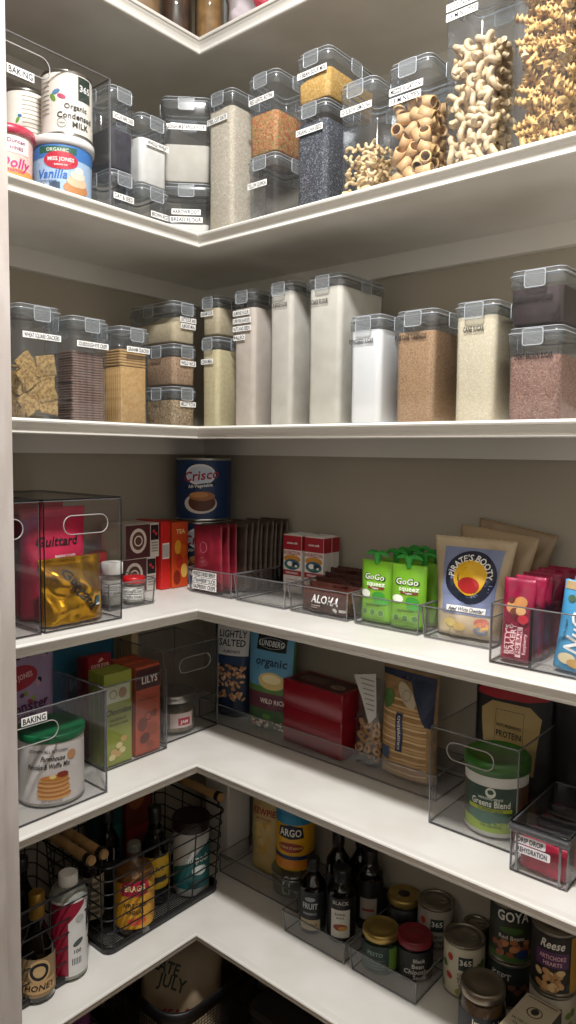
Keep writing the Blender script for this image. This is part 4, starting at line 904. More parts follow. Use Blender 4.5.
def d_org(b, S, w, h):
    drect(b, S, -w * .47, w * .47, h * .42, h * .95, PA('5c94b4'), .0006, 14, 8); drect(b, S, -w * .28, w * .34, h * .76, h * .90, BLACK, .0010, 8, 3); dring(b, S, w * .03, h * .83, w * .26, w * .275, PA('b8c4cc'), .0013, 28, asp=.32)
    text(b, S, 'LUNDBERG', w * .03, h * .83, .013, PA('d8dcdc'), .0015, w=w * .52); text(b, S, 'organic', w * .06, h * .66, .020, PA('1c3448'), .0012, w=w * .66)
    drect(b, S, -w * .47, w * .47, h * .34, h * .42, PA('4c7434'), .0008, 14, 2); dell(b, S, w * .10, h * .48, .040, .022, PA('c8b06c'), .0012); dell(b, S, w * .10, h * .50, .028, .012, PA('e0d0a0'), .0016)
    drect(b, S, -w * .47, w * .47, h * .20, h * .36, PA('5c2838'), .0010, 14, 2); text(b, S, 'WILD RICE', w * .12, h * .285, .011, PA('dcd0c8'), .0014, w=w * .5); dell(b, S, .0, h * .13, .012, .007, PA('5c8c3c'), .0012); win(b, S, w * .34, h, ['c8a890', 'a8745c', 'e0ccb8'], h * .02, h * .10, 50, 4, .004)
pouch(.146, .262, .048, (.344, -.086, Z5 + .0045), R(6), 'blue and green organic rice bag left of the maroon box', P('3c5c34', .45), d_org, seed=92, wr=.25)
def maroon_box():
    t = thing('tea_tin', 'glossy maroon lidded tin box in the long tray', 'tin', (.510, -.088, Z5 + .0042), R(-3))
    RM = P('7c0e1c', .28, key='maroon_tin'); b = MB(); rbox(b, .182, .090, 0, .086, .004, RM, .002); b.build('tin_body', t)
    b = MB(); rbox(b, .185, .093, .0865, .152, .004, RM, .002); D = FT(.152); drect(b, D, -.080, .080, -.036, .036, PA('3c1a18'), .0004, 2, 2); dell(b, D, .05, -.01, .02, .014, PA('8c7c6c'), .0008); text(b, D, 'TEA', .05, -.01, .010, PA('2c1410'), .0012); drect(b, D, -.07, .01, -.02, .02, PA('5c4438'), .0008, 2, 2); b.build('lid', t)
maroon_box()
t = thing('cereal_ring_bag', 'clear bag of ring crackers with a paper tag next to the maroon tin', 'bag', (.646, -.092, Z5 + .0045), R(-4))
b = pouch(.078, .195, .050, None, 0, None, CELLO, None, seed=93, wr=.6, build=False); b.build('bag_film', t)
b = MB()
r2 = random.Random(8); MR = P('c8985c', .7, noise_to='b07c40', scale=60)
for j in range(6):
    for i in range(3):
        c_ = Vector((-.022 + i * .022 + r2.uniform(-.003, .003), r2.uniform(-.010, .004), .016 + j * .0145)); Mx = Matrix.Translation(c_) @ Euler((PI / 2 + r2.uniform(-.6, .6), r2.uniform(-.6, .6), r2.uniform(-.5, .5))).to_matrix().to_4x4()
        tube(b, [Mx @ Vector((.0075 * math.cos(a), .0075 * math.sin(a), 0)) for a in [k * PI / 6 for k in range(12)]], .0036, MR, 6, closed=True)
o = b.build('ring_crackers', t); o['kind'] = 'stuff'
b = MB(); S = lambda x, z, o_: (x, -.026 - o_ - .03 * max(0, z - .15), z)
Mx = [(-.028, .200), (.034, .216), (.036, .120), (.016, .098), (-.004, .150)]; dpoly(b, S, Mx, PA('b8b4ae'), .002); dpoly(b, S, Mx[::-1], PA('b8b4ae'), .0014)
for i in range(7): drect(b, S, -.008 + i * .003, .030, .196 - i * .011, .199 - i * .011, PA('7c7874'), .0026, 2)
b.build('paper_tag', t)
def d_crs(b, S, w, h):
    for i in range(24): drect(b, S, -w * .45, w * .40, h * (.03 + i * .030), h * (.047 + i * .030), PA(['b8905c', 'c8a470', '9c7444', 'd0b080'][i % 4]), .0006, 10, 1)
    dpoly(b, S, [(-w * .48, h * .98), (w * .48, h * .98), (w * .48, h * .52), (w * .38, h * .54), (w * .05, h * .90), (-w * .48, h * .92)], PA('16223c'), .0026); dell(b, S, w * .02, h * .78, .032, .014, PA('b8a890'), .0034, 24, -.75); dring(b, S, w * .02, h * .78, .010, .011, PA('5c4434'), .0038); dell(b, S, -w * .32, h * .72, .016, .020, PA('4c6c34'), .0032)
    drect(b, S, -w * .10, w * .02, h * .26, h * .62, PA('1c2c50'), .0028, 3, 4); text(b, S, 'CRISPBREAD', -w * .04, h * .44, .006, PA('c8c0b0'), .0034, rot=PI / 2, w=h * .32); drect(b, S, -w * .42, -w * .22, h * .16, h * .27, PA('3c5470'), .0028, 3)
pouch(.140, .232, .060, (.748, -.094, Z5 + .0045), R(-3), 'bag of stacked thin crispbreads with navy corner and green stamp', P('a8885c', .35, noise_to='8c6c44', scale=40), d_crs, seed=94, wr=.15)
t = BB(.880, 1.052, -.240, .225, .188, 5, 'large clear bin with pill handle holding the greens tub and black bag', hole=(-.006, .152, .092, .034))
def d_pro(b, S, w, h):
    BG = PA('a8905c'); DK = PA('3c3020')
    dpoly(b, S, [(-w * .24, h * .715), (-w * .38, h * .65), (-w * .31, h * .25), (w * .31, h * .25), (w * .38, h * .65), (w * .24, h * .715)], BG, .0016)
    for q in ((-w * .18, w * .18, h * .42, h * .423), (-w * .18, w * .18, h * .665, h * .668)): drect(b, S, *q, DK, .0026, 6)
    for x in (-w * .18, w * .178): drect(b, S, x, x + .0008, h * .42, h * .668, DK, .0026, 1, 4)
    text(b, S, 'NOURISHING', 0, h * .565, .0065, DK, .0026, w=w * .32); text(b, S, 'PROTEIN', 0, h * .505, .0125, PA('2c2418'), .0026, w=w * .33)
    dpoly(b, S, [(-w * .46, h * .745), (-w * .42, h * .79), (-w * .10, h * .83), (w * .2, h * .87), (w * .47, h * .85), (w * .44, h * .775), (w * .2, h * .745), (-w * .2, h * .735)], PA('9c1020'), .0030)
pouch(.150, .300, .05, (1.118, -.052, Z5 + .0006), R(2), 'plain black bag standing at the wall behind the small drawer box', P('0e0d0e', .5), None, seed=96, wr=.15, rx=R(2))
pouch(.164, .288, .050, (.966, -.062, Z5 + .0045), R(2), 'black protein powder bag with red flash and beige panel in the bin', P('0e0d0e', .5), d_pro, seed=95, wr=.12, rx=R(0), nx=26, nz=30)
def d_grn(b, S, h):
    r = .058; drect(b, S, -.066, .056, .010, h - .046, PA('0e3a26'), .0005, 30); drect(b, S, -.066, .056, .010, .030, PA('8ca822'), .0008, 30); drect(b, S, -.10, -.060, .010, h - .046, PA('5c3c28'), .0008, 8); drect(b, S, .050, .09, .010, h - .046, PA('5c3c28'), .0008, 8)
    dell(b, S, 0, h * .60, .0095, .0095, PA('d8dcd0'), .0010); dell(b, S, 0, h * .61, .0055, .0045, PA('0e3a26'), .0014); text(b, S, 'AMAZING GRASS', 0, h * .52, .004, PA('d8dcd0'), .0010); text(b, S, 'Greens Blend', 0, h * .455, .012, PA('e4e8e0'), .0010, w=.074)
    drect(b, S, -.044, .040, h * .345, h * .395, PA('a8b822'), .0010, 12); text(b, S, 'SUPERFOOD', 0, h * .37, .0055, PA('1c3c14'), .0014); dell(b, S, .0, h * .27, .044, .013, PA('1c5a44'), .0010); text(b, S, 'THE ORIGINAL', .002, h * .155, .0040, PA('2c4014'), .0014)
t = tub(.0565, .0580, .140, (.980, -.166, Z5 + .0035 + EPS), 'white and green powdered greens tub with green lid in the bin', P('d8d6d0', .4), d_grn, P('2c6418', .4, key='leaf_green_lid'), rz=R(14), name='powder_tub', lidh=.026, lrad=.0018)
t = BB(1.062, 1.158, -.288, .200, .084, 5, 'small clear drawer box with two printed labels at right edge')
box_lid(t, .098, .202, .084)
b = MB(); 
for i, s_ in enumerate(('DRIP DROP', 'REHYDRATION')):
    lw_ = (.052, .060)[i]; dpoly(b, F(.200), [(-.040 + x, .060 - i * .0165 + z) for x, z in [(p[0] + lw_ / 2, p[1]) for p in rrect(lw_, .0145, .003, 3)]], PA('dcd8dc'), .0010); text(b, F(.200), s_, -.040 + lw_ / 2, .060 - i * .0165, .0085, BLACK, .0016, w=lw_ * .84)
b.build('label', t)
b = MB(); 
for sx in (-1, 1): box(b, sx * .036 - .002, sx * .036 + .002, -.1025, -.1001, .004, .074, BINRIM)
rbox(b, .102, .012, .072, .0825, .003, CLEAR('drawer_lip_plastic', '8c8a8e', .2, 'a8a8ac', .1, 1.5), .001, cy=-.1007); b.build('front_lip', t)
for i in range(10):
    pouch(.080, .050 + .004 * (i % 3), .012, (1.110 + .002 * (i % 2), -.268 + i * .0165, Z5 + .0045), R((i % 3 - 1) * 5), 'frontmost pink sachet packed in the labelled drawer box' if i == 0 else 'dark and pink sachet packed in the drawer box', P('a81c3c' if i % 3 == 0 else '1c1418', .4), (lambda b, S, w, h: [drect(b, S, -w * .46, w * .46, h * .10, h * .30, PA('c42c4c'), .0008, 10), drect(b, S, -w * .3, w * .2, h * .5, h * .62, PA('2c1c20'), .0008, 8)]) if i % 3 else None, name='drink_sachet', cat='sachet', seed=110 + i, wr=.7, rx=R(-8 + 3 * (i % 4)), group='drink sachets in the drawer box' if i else None, nx=14, nz=10)

# ------------------------------------------------------------------ sixth shelf, left arm: wire baskets
WOOD = P('b08c5c', .6, noise_to='9c7848', scale=40, stretch=(1, 1, 1), key='dowel_wood')
def wire_basket(y0, y1, label):
    w, d, h = y1 - y0, .255, .205; c = atL(y0, y1, .290, d)
    t = thing('wire_basket', label, 'basket', (c[0], c[1], Z6 + EPS), LZ, 'black wire baskets with wooden handles')
    def loop(z, r=.022):
        k = z / h; ins = .012 * (1 - k); return [(x, y, z) for x, y in rrect(w - 2 * ins, d - 2 * ins, r, 5)]
    b = MB()
    for i in range(7): tube(b, loop(.018 + i * (h - .018) / 6), .0017 if i < 6 else .0028, BLKW, 6, closed=True)
    b.build('wire_hoops', t)
    b = MB(); n = int(w / .085); m = int(d / .08)
    ends = [(-w / 2 + .02 + (w - .04) * i / n, s * d / 2) for i in range(n + 1) for s in (-1, 1)] + [(s * w / 2, -d / 2 + .02 + (d - .04) * j / m) for j in range(m + 1) for s in (-1, 1)]
    for x, y in ends:
        kx, ky = (w / 2 - .012) / (w / 2), (d / 2 - .012) / (d / 2); tube(b, [(x * kx, y * ky, .006), (x, y, h)], .0017, BLKW, 6)
    b.build('upright_wires', t)
    b = MB(); rr = []
    for z, e in ((0, .014), (.0005, .0115), (.020, .0102), (.020, .0125), (.003, .0145)): rr.append([(x, y, z) for x, y in rrect(w - 2 * e, d - 2 * e, .022, 5)])
    loft(b, rr, BLKW, False, False); b.build('base_band', t)
    b = MB(); i = 0; x = -w / 2 + .018
    while x < w / 2 - .017: box(b, x, x + .0012, -d / 2 + .016, d / 2 - .016, .0020, .0032, BLKW); x += .0052
    y = -d / 2 + .018
    while y < d / 2 - .017: box(b, -w / 2 + .016, w / 2 - .016, y, y + .0012, .0024, .0036, BLKW); y += .0052
    b.build('mesh_floor', t)
    for s in (-1, 1):
        b = MB(); X = s * (w / 2 - .006); zt = h + .030
        My = Matrix.Translation((X, 0, zt)) @ Matrix.Rotation(PI / 2, 4, 'X')
        lathe(b, [(.0095, -.118), (.0105, -.116), (.0105, .116), (.0095, .118)], WOOD, 18, M=My); hd = b.build('handle', t, 'round pale wooden dowel handle')
        for q in (-1, 1):
            b = MB()
            for zz in (0,): lathe(b, [(.0125, q * .104 - .006), (.0125, q * .104 + .006)], BLKW, 18, M=My)
            b.build('handle_bracket', hd)
            b = MB(); tube(b, [(X, q * .104, zt - .013), (X, q * .104, h)], .0030, BLKW, 6); b.build('bracket_post', hd)
    return t
wire_basket(-.880, -.572, 'black wire basket with wooden handles, cut off by the door jamb')
wire_basket(-.552, -.192, 'black wire basket with wooden handles, the one nearer the corner')
ZB = Z6 + .0048
DGL = CLEAR('dark_bottle_glass', '4a3c2c', .05, '2c2018', .05, 1.3); AMB = CLEAR('amber_glass', 'b87838', .04, '8c5c2c', .05, 1.2)
BROWNL = P('4c2814', .3, key='dark_liquid'); AMBL = P('8c5418', .3, key='amber_liquid'); BLC = P('141214', .4, key='black_cap')
def prof(r, hb, rn, hn, h): return [(r - .003, .0004), (r, .003), (r, hb), (r * .93, hb + (hn - hb) * .25), (r * .62, hb + (hn - hb) * .65), (rn, hn), (rn, h)]
def d_gold2(b, S, bd): dell(b, S, 0, .066, .022, .024, PA('c8a878'), .0008); dring(b, S, 0, .066, .012, .018, BLACK, .0012); drect(b, S, -.034, .034, .020, .046, PA('c09a68'), .0010, 12); text(b, S, 'HONEY', 0, .033, .012, BLACK, .0015, shear=.2)
bottle(prof(.034, .095, .013, .150, .205), (.262, -.696, ZB), 'dark bottle with gold neck and round tan label beside the jamb', P('1c120c', .3), P('a8843c', .35, .7, key='gold_foil_cap'), (.160, .212), .0150, d_gold2, P('8c7450', .5), (.012, .092), R(90 - 25), glass=DGL)
def d_lem(b, S, bd): drect(b, S, -.075, -.006, .012, .165, PA('8c1430'), .0008, 12, 1); dpoly(b, S, [(-.006, .125), (.030, .158), (.030, .166), (-.006, .166)], PA('8c1430'), .0010); drect(b, S, -.004, .034, .020, .115, PA('dcdcda'), .0008, 8); [drect(b, S, .001 + i * .0035, .0025 + i * .0035, .034, .048, BLACK, .0012, 1) for i in range(6)]; dell(b, S, .014, .080, .012, .006, PA('4c5450'), .0012, 14, .5); text(b, S, '100', .012, .062, .008, PA('3c3c3c'), .0012); dell(b, S, .018, .130, .010, .008, PA('b0b4b0'), .0012)
bottle([(.035, .0004), (.038, .003), (.038, .168), (.034, .182), (.020, .190), (.017, .196), (.017, .204)], (.252, -.618, ZB), 'white-capped bottle with red and white label in the near basket', P('c8c8bc', .5), WHITE, (.190, .214), .0195, d_lem, P('d8d8d4', .5), (.010, .170), R(90 - 25), glass=CLEAR('milky_plastic', 'c8ccc4', .5, 'c4c8c0', .3, 1))
bottle(prof(.033, .14, .014, .19, .235), (.130, -.760, ZB), 'tall dark red bottle at the back of the near basket', P('5c1018', .4), P('7c1020', .5), (.150, .240), .0165, None, PAPER, (.02, .12), R(60), glass=DGL)
bottle(prof(.030, .12, .012, .17, .215), (.140, -.660, ZB), 'slim black bottle at the back of the near basket', P('1c1414', .4), BLC, (.195, .222), .0145, None, P('2c2824', .6), (.02, .11), R(60), glass=DGL)
def d_bragg(b, S, bd): drect(b, S, -.14, .14, .020, .122, PA('c89024'), .0004, 32, 2); drect(b, S, -.030, .030, .096, .124, PA('a81838'), .0010, 10); dpoly(b, S, [(-.034, .104), (-.026, .128), (.028, .130), (.035, .108)], PA('a81838'), .0013); text(b, S, 'BRAGG', 0, .114, .013, PA('ecd8a0'), .0018, w=.046); text(b, S, 'ORGANIC', 0, .096, .005, PA('a81838'), .0012); text(b, S, 'APPLE CIDER', 0, .074, .0095, PA('2c1c10'), .0012, w=.052); text(b, S, 'VINEGAR', 0, .058, .0095, PA('2c1c10'), .0012, w=.040); dell(b, S, .004, .036, .022, .009, PA('c84c24'), .0010)
bottle(prof(.045, .128, .014, .168, .195), (.236, -.436, ZB), 'clear bottle with yellow and red vinegar label in the far basket', AMBL, CLEAR('clear_cap', 'c8c4bc', .2, 'b8b4ac', .1, 1.2), (.180, .198), .0155, d_bragg, P('c89024', .5), (.018, .124), R(90 - 35), glass=GLASS, fill=.72)
def d_yel(b, S, bd): drect(b, S, -.03, .03, .045, .115, PA('d8b01c'), .0004, 12); drect(b, S, -.006, .028, .056, .070, PA('1c1c1c'), .0010, 6); text(b, S, 'OLIVE', 0, .090, .010, PA('1c1c1c'), .0010)
bottle(prof(.033, .125, .013, .185, .225), (.190, -.338, ZB), 'dark bottle with plain yellow label behind the vinegar', P('1c1a10', .3), BLC, (.195, .232), .0155, d_yel, P('d8b01c', .5), (.040, .118), R(90 - 35), glass=DGL)
def d_dk(b, S, bd): [drect(b, S, -.018, .018, .030 + i * .014, .038 + i * .014, PA('5c5448'), .0008, 6) for i in range(6)]
bottle(prof(.029, .125, .012, .165, .185), (.150, -.492, ZB), 'slim dark bottle with cream label left of the vinegar', P('1c1410', .3), BLC, (.160, .192), .0145, d_dk, P('a89c84', .6), (.020, .120, 1.3), R(90 - 35), glass=DGL)
bottle(prof(.030, .14, .013, .19, .225), (.110, -.420, ZB), 'black bottle at the back of the far basket', P('141012', .3), BLC, (.200, .232), .0155, None, P('241c1c', .5), (.02, .11), R(60), glass=DGL)
t = thing('supplement_canister', 'white canister with dark brown lid and teal label in the far basket', 'canister', (.222, -.249, ZB), R(90 - 40))
WC = P('b4b4b0', .5); b = MB(); lathe(b, [(.043, 0), (.0455, .003), (.0455, .148), (.043, .160)], WC, 36); b.build('body', t)
b = MB(); lathe(b, [(.0455, .158), (.0475, .161), (.0475, .184), (.045, .188), (.043, .186), (.001, .185)], P('241412', .4, key='brown_lid'), 36); b.build('lid', t)
b = MB(); S = CY(.0458); TL = PA('1c5454'); dpoly(b, S, [(-.052, .020), (.06, .020), (.06, .135), (.02, .115), (-.012, .085), (-.052, .068)], TL, .0006); text(b, S, 'nutpods', .016, .096, .018, PA('c4ccc8'), .0012, w=.062); dell(b, S, .020, .066, .020, .012, PA('c4ccc8'), .0012); dell(b, S, .014, .034, .024, .010, PA('123c40'), .0012); b.build('label', t)
def d_teal(b, S, w, h): drect(b, S, -w * .10, w * .40, h * .78, h * .94, PA('12201c'), .0006); text(b, S, '365', w * .15, h * .86, .013, PA('b8bcb4'), .001); drect(b, S, -w * .4, w * .4, h * .2, h * .6, PA('1c5454'), .0006)
carton(.085, .030, .262, (.062, -.392, ZB), LZ, 'dark teal pasta box at the back of the far basket', P('123c3c', .5), d_teal)
carton(.085, .030, .256, (.062, -.296, ZB), LZ, 'dark red and orange box at the back of the far basket', P('5c2014', .5), lambda b, S, w, h: [dell(b, S, -.01, h * .8, .026, .03, PA('8c4c1c'), .0006), drect(b, S, -w * .45, w * .45, h * .4, h * .5, PA('7c1c20'), .0008)])
# ---- sixth shelf, back arm
t = thing('dispenser_box', 'tall plain white plastic dispenser box by the shelf corner', 'dispenser', (.163, -.061, Z6 + EPS), R(-6))
b = MB(); rbox(b, .100, .080, 0, .300, .007, P('d0ccc4', .5, key='white_plastic'), .002); b.build('body', t)
b = MB(); rbox(b, .104, .084, .3005, .322, .008, P('d0ccc4', .5, key='white_plastic'), .002); b.build('lid', t)
b = MB(); tube(b, [(-.036, -.046, .300), (-.030, -.056, .290), (.020, -.056, .292), (.036, -.046, .302)], .0028, P('8c8880', .5), 6); b.build('handle', t)
def d_kew(b, S, w, h):
    RD = PA('a41c30')
    for i in range(7):
        x = -w * .42 + i * w * .14; dpoly(b, S, [(x, h * .90), (x + .003, h * .90), (x + w * .20, h * .70), (x + w * .20 - .003, h * .70)], RD, .0008); dpoly(b, S, [(x + w * .20, h * .90), (x + w * .20 - .003, h * .90), (x, h * .70), (x + .003, h * .70)], RD, .0011)
    text(b, S, 'KEWPIE', .002, h * .61, .016, RD, .0014, w=w * .74); text(b, S, 'MAYONNAISE', .002, h * .54, .005, RD, .0012); win(b, S, w * .2, h, ['c8a050', 'd8b870'], h * .2, h * .5, 20, 3, .010)
pouch(.100, .268, .045, (.312, -.060, Z6 + .0045), R(4), 'cream bag with red lattice top and red lettering', P('c8b078', .5, noise_to='b89c60', scale=10), d_kew, seed=130, wr=.25)
BB(.222, .488, -.150, .14, .050, 6, 'shallow clear tray holding the glass bowl and yellow canister', dark=False, name='clear_tray', cat='tray')
t = thing('clamp_bowl', 'squat glass clamp jar with the yellow canister standing on it', 'jar', (.420, -.078, Z6 + .0042), R(20))
b = MB(); lathe(b, [(.045, 0), (.056, .006), (.058, .030), (.056, .048)], GLASS, 36, True, False); b.build('glass_body', t)
b = MB(); lathe(b, [(.0565, .052), (.060, .053), (.060, .058), (.052, .064), (.030, .067), (.001, .068)], CLEAR('thick_glass', 'd8dedc', .06, 'b0b4b0', .04, 2), 36); b.build('glass_lid', t)
b = MB(); tube(b, [(.0575 * math.cos(a), .0575 * math.sin(a), .050) for a in [i * PI / 14 for i in range(28)]], .0012, STEEL, 6, closed=True)
tube(b, [(-.006, -.058, .050), (-.008, -.066, .044), (-.008, -.067, .024), (.008, -.067, .024), (.008, -.066, .044), (.006, -.058, .050)], .0015, STEEL, 6); tube(b, [(-.006, -.060, .058), (0, -.066, .066), (.006, -.060, .058)], .0015, STEEL, 6); b.build('wire_clamp', t)
def d_argo(b, S, h):
    r = .048; drect(b, S, -r * PI, r * PI, .008, .028, PA('c87818'), .0004, 48); drect(b, S, -r * PI, r * PI, .030, .040, PA('14284c'), .0006, 48); drect(b, S, -r * PI, r * PI, h - .04, h - .018, PA('2c84a8'), .0006, 48)
    dpoly(b, S, [(-.034, .086), (-.030, .112), (0, .118), (.030, .112), (.034, .086), (0, .082)], PA('10182c'), .0010); text(b, S, 'ARGO', 0, .099, .018, PA('e4e0d0'), .0015, w=.056)
    dell(b, S, 0, .060, .034, .012, PA('8c2c1c'), .0009); text(b, S, 'CORN STARCH', 0, .060, .006, PA('e4c87c'), .0014)
tub(.048, .0485, .158, (.420, -.078, Z6 + .0042 + .0690), 'yellow corn starch canister standing on the glass jar', P('d8a01c', .5), d_argo, P('2c7ca4', .4), rz=R(24), name='starch_canister', lidh=.018, lrad=.001)
tray(.502, .680, 'shallow clear tray of dark sauce bottles on sixth shelf', -.224, .20, .052, 6)
tray(.690, .856, 'shallow clear tray of jars with gold and red lids on sixth shelf', -.224, .135, .052, 6)
ZT = Z6 + .0042
def d_fr(b, S, bd): drect(b, S, -.024, .024, .012, .036, PA('a89878'), .0008, 8); text(b, S, 'TRUFFLE', 0, .024, .006, PA('2c2418'), .0012); text(b, S, 'FRUIT', 0, .068, .013, PA('b8bcc0'), .0010, w=.036); text(b, S, 'PRESERVE', 0, .050, .005, PA('9ca0a4'), .0010); dell(b, S, 0, .084, .012, .005, PA('8c9094'), .0010)
bottle(prof(.030, .105, .012, .135, .160), (.548, -.168, ZT), 'slim dark bottle with black and tan label, left in the tray', P('0e1218', .3), BLC, (.140, .168), .0145, d_fr, P('14181c', .5), (.010, .100), R(26), glass=DGL)
def d_po(b, S, bd): drect(b, S, -.020, .024, .014, .078, PA('c8c4b8'), .0008, 8, 3); text(b, S, 'BARREL', .002, .068, .005, PA('3c3428'), .0012); text(b, S, 'MAPLE', .002, .060, .004, PA('3c3428'), .0012); dell(b, S, .002, .038, .016, .008, PA('8c3c24'), .0012); dell(b, S, .008, .036, .010, .005, PA('b8843c'), .0015); text(b, S, 'BLACK', .002, .094, .008, PA('b8b4a8'), .0010)
bottle(prof(.032, .115, .015, .135, .152), (.614, -.146, ZT), 'round dark bottle with white pictured label, right in the tray', P('2c1812', .3), BLC, (.132, .160), .0200, d_po, P('161416', .5), (.010, .104), R(28), glass=DGL)
def d_po2(b, S, bd): drect(b, S, -.020, .020, .030, .080, PA('8c8478'), .0008, 8, 2); drect(b, S, -.014, .014, .050, .056, PA('7c2c24'), .0012, 4)
bottle(prof(.031, .13, .014, .155, .175), (.640, -.072, ZT), 'dark bottle with worn label behind the pictured one', P('120e10', .3), BLC, (.155, .182), .0170, d_po2, P('161416', .5), (.010, .120), R(28), glass=DGL)
bottle(prof(.028, .13, .012, .165, .195), (.560, -.088, ZT), 'tall black bottle behind the tan-labelled one', P('120e10', .3), BLC, (.170, .202), .0145, None, P('1c181a', .5), (.02, .11), R(28), glass=DGL)
bottle(prof(.028, .12, .012, .155, .185), (.598, -.048, Z6 + .0042), 'tall black bottle at the very back of the tray', P('120e10', .3), BLC, (.165, .192), .0145, None, P('1c181a', .5), (.02, .11), R(28), glass=DGL)
def lidded_jar(x, y, z, r, h, label, lidm, fillm, design=None, labm=None, band=None, rz=R(30), disc=None, lh=.016, name='preserve_jar'):
    t = thing(name, label, 'jar', (x, y, z), rz)
    b = MB(); lathe(b, [(r - .004, .0004), (r, .004), (r, h - lh - .014), (r * .90, h - lh)], GLASS, 32, True, False); b.build('glass_body', t)
    b = MB(); lathe(b, [(r - .006, .003), (r - .0028, .006), (r - .0028, h - lh - .018), (r * .8, h - lh - .010)], fillm, 28); b.build('contents', t)
    b = MB(); R_ = r * .955; n = 48; rings = []
    for zz, rr in ((h - lh, R_), (h - lh + .002, R_ + .001), (h - .003, R_ + .0006), (h - .0005, R_ - .001), (h, R_ - .003), (h - .0018, R_ - .006), (h - .0018, R_ * .45), (h - .0010, R_ * .42), (h - .0010, .001)): rings.append([(rr * math.cos(2 * PI * i / n), rr * math.sin(2 * PI * i / n), zz) for i in range(n)])
    loft(b, rings, lidm)
    if disc: dell(b, lambda x_, z_, o: (x_, z_, h - .0012 + o), 0, 0, R_ * .36, R_ * .36, disc, .0004, 20)
    b.build('lid', t)
    if band:
        b = MB(); S = CY(r + .0004); drect(b, S, -band[2] * r, band[2] * r, band[0], band[1], labm, .0002, 24)
        if design: design(b, S)
        b.build('label', t)
    return t
GL2 = P('b49a58', .35, .75, noise_to='9c8448', scale=30, key='brass_lid')
def d_gj(b, S): drect(b, S, .020, .048, .012, .060, PA('5c7c28'), .0008, 6); text(b, S, 'PESTO', -.010, .048, .008, PA('7c9480'), .0010); [drect(b, S, -.030, .012, .016 + i * .006, .018 + i * .006, PA('4c6458'), .0008, 4) for i in range(4)]; 
lidded_jar(.7345, -.168, ZT, .0400, .086, 'green labelled jar with a brass lid at the front of the tray', GL2, P('2c3c1c', .5), d_gj, P('16302a', .5), (.008, .064, 2.6))
def d_rj(b, S): text(b, S, 'Black', .010, .050, .008, PA('b8b4ac'), .0008); text(b, S, 'Bean', .008, .038, .009, PA('b8b4ac'), .0008); text(b, S, 'Chipotle', .004, .026, .010, PA('b8b4ac'), .0008, shear=.2); text(b, S, 'Sauce', .012, .014, .008, PA('b8b4ac'), .0008)
lidded_jar(.800, -.139, ZT, .0385, .086, 'black labelled jar with a dark red lid in the tray', P('6c1420', .4, key='red_lid'), P('141012', .4), d_rj, P('0e0e0f', .5), (.006, .066, 2.8))
lidded_jar(.716, -.046, Z6 + EPS, .0385, .098, 'dark jar with a brass ring lid behind the green labelled one', GL2, P('14100e', .4), None, None, None, disc=P('161210', .4))
lidded_jar(.655, -.006 - .040 + .004, Z6 + .0042, .001 + .018, .070, 'tiny dark jar at the back between bottle and brass-lidded jar', BLC, P('14100e', .4))
def d_365(b, S, h, two=False):
    drect(b, S, -.012, .016, h - .050, h - .022, PA('16261e'), .0008, 5); text(b, S, '365', .002, h - .033, .011, PA('d8d4c8'), .0013); text(b, S, 'Organic', .0, h - .060, .006, PA('3c342c'), .0010)
    text(b, S, 'Tomato', .004, h - .072, .010, PA('3c342c'), .0010, w=.038); text(b, S, 'Sauce', .004, h - .085, .010, PA('3c342c'), .0010, w=.030)
    for i, (x, z, c) in enumerate(((-.030, .74, 'a02c24'), (-.032, .38, 'a02c24'), (.030, .62, '5c6c2c'), (.040, .66, '4c5c24'), (.036, .42, '6c7434'), (-.010, .14, '8c8434'), (.030, .20, 'a0342c'), (-.044, .56, '5c6c2c'), (.052, .30, 'a0342c'), (-.05, .15, '7c8434'))): dell(b, S, x, h * z, .0065, .008, PA(c), .0010, 12, i)
def can6(x, y, z, r, h, label, d, paper='b4ac98', rz=None, ring=True, grp=None):
    rz = math.atan2(1.60 - x, y + 1.435) if rz is None else rz
    return can(r, h, (x, y, z + EPS), label, d, rz=rz, paper=P(paper, .55), ring=ring, lid=P('8c8578', .35, .85, key='can_end'), group=grp)
can6(.798, -.046, Z6, .0395, .118, 'cream can with black square, behind the red-lidded jar', d_365, '9c9488')
can6(.897, -.105, Z6, .0415, .112, 'cream can with tomato and leaf print in front of the bean can', d_365, 'bcb49c')
def d_goya(b, S, h):
    drect(b, S, -.034, .040, h - .032, h - .006, PA('14181a'), .0006, 8); text(b, S, 'GOYA', .002, h - .019, .020, PA('dcdcd4'), .0012, w=.062); dell(b, S, 0, h - .048, .024, .007, PA('3c5c24'), .0008); text(b, S, 'Red Beans', .0, h - .062, .008, PA('c8c4b8'), .0012); drect(b, S, -.13, .13, .006, .018, PA('3c5c24'), .0006, 30)
    r2 = random.Random(4)
    for i in range(22): dell(b, S, r2.uniform(-.036, .036), r2.uniform(.018, .052), .0075, .0055, PA(['a06440', '8c5030', 'b87c50'][i % 3]), .0008 + .0001 * i, 10, r2.uniform(0, 3))
    dell(b, S, .022, .024, .012, .010, PA('1c2c5c'), .0034)
can6(.978, -.066, Z6, .042, .092, 'dark can at the bottom, carrying the red bean can', lambda b, S, h: [text(b, S, 'KEPT', -.018, h * .72, .012, PA('b8b4ac'), .001), [dell(b, S, .004 + i * .012, h * (.5 - .1 * (i % 2)), .008, .006, PA('6c4434'), .001 + i * .0002) for i in range(4)]], '16201c')
can6(.978, -.066, Z6 + .0930, .042, .118, 'bean can with large white lettering stacked on a dark can', d_goya, '2c2c22')
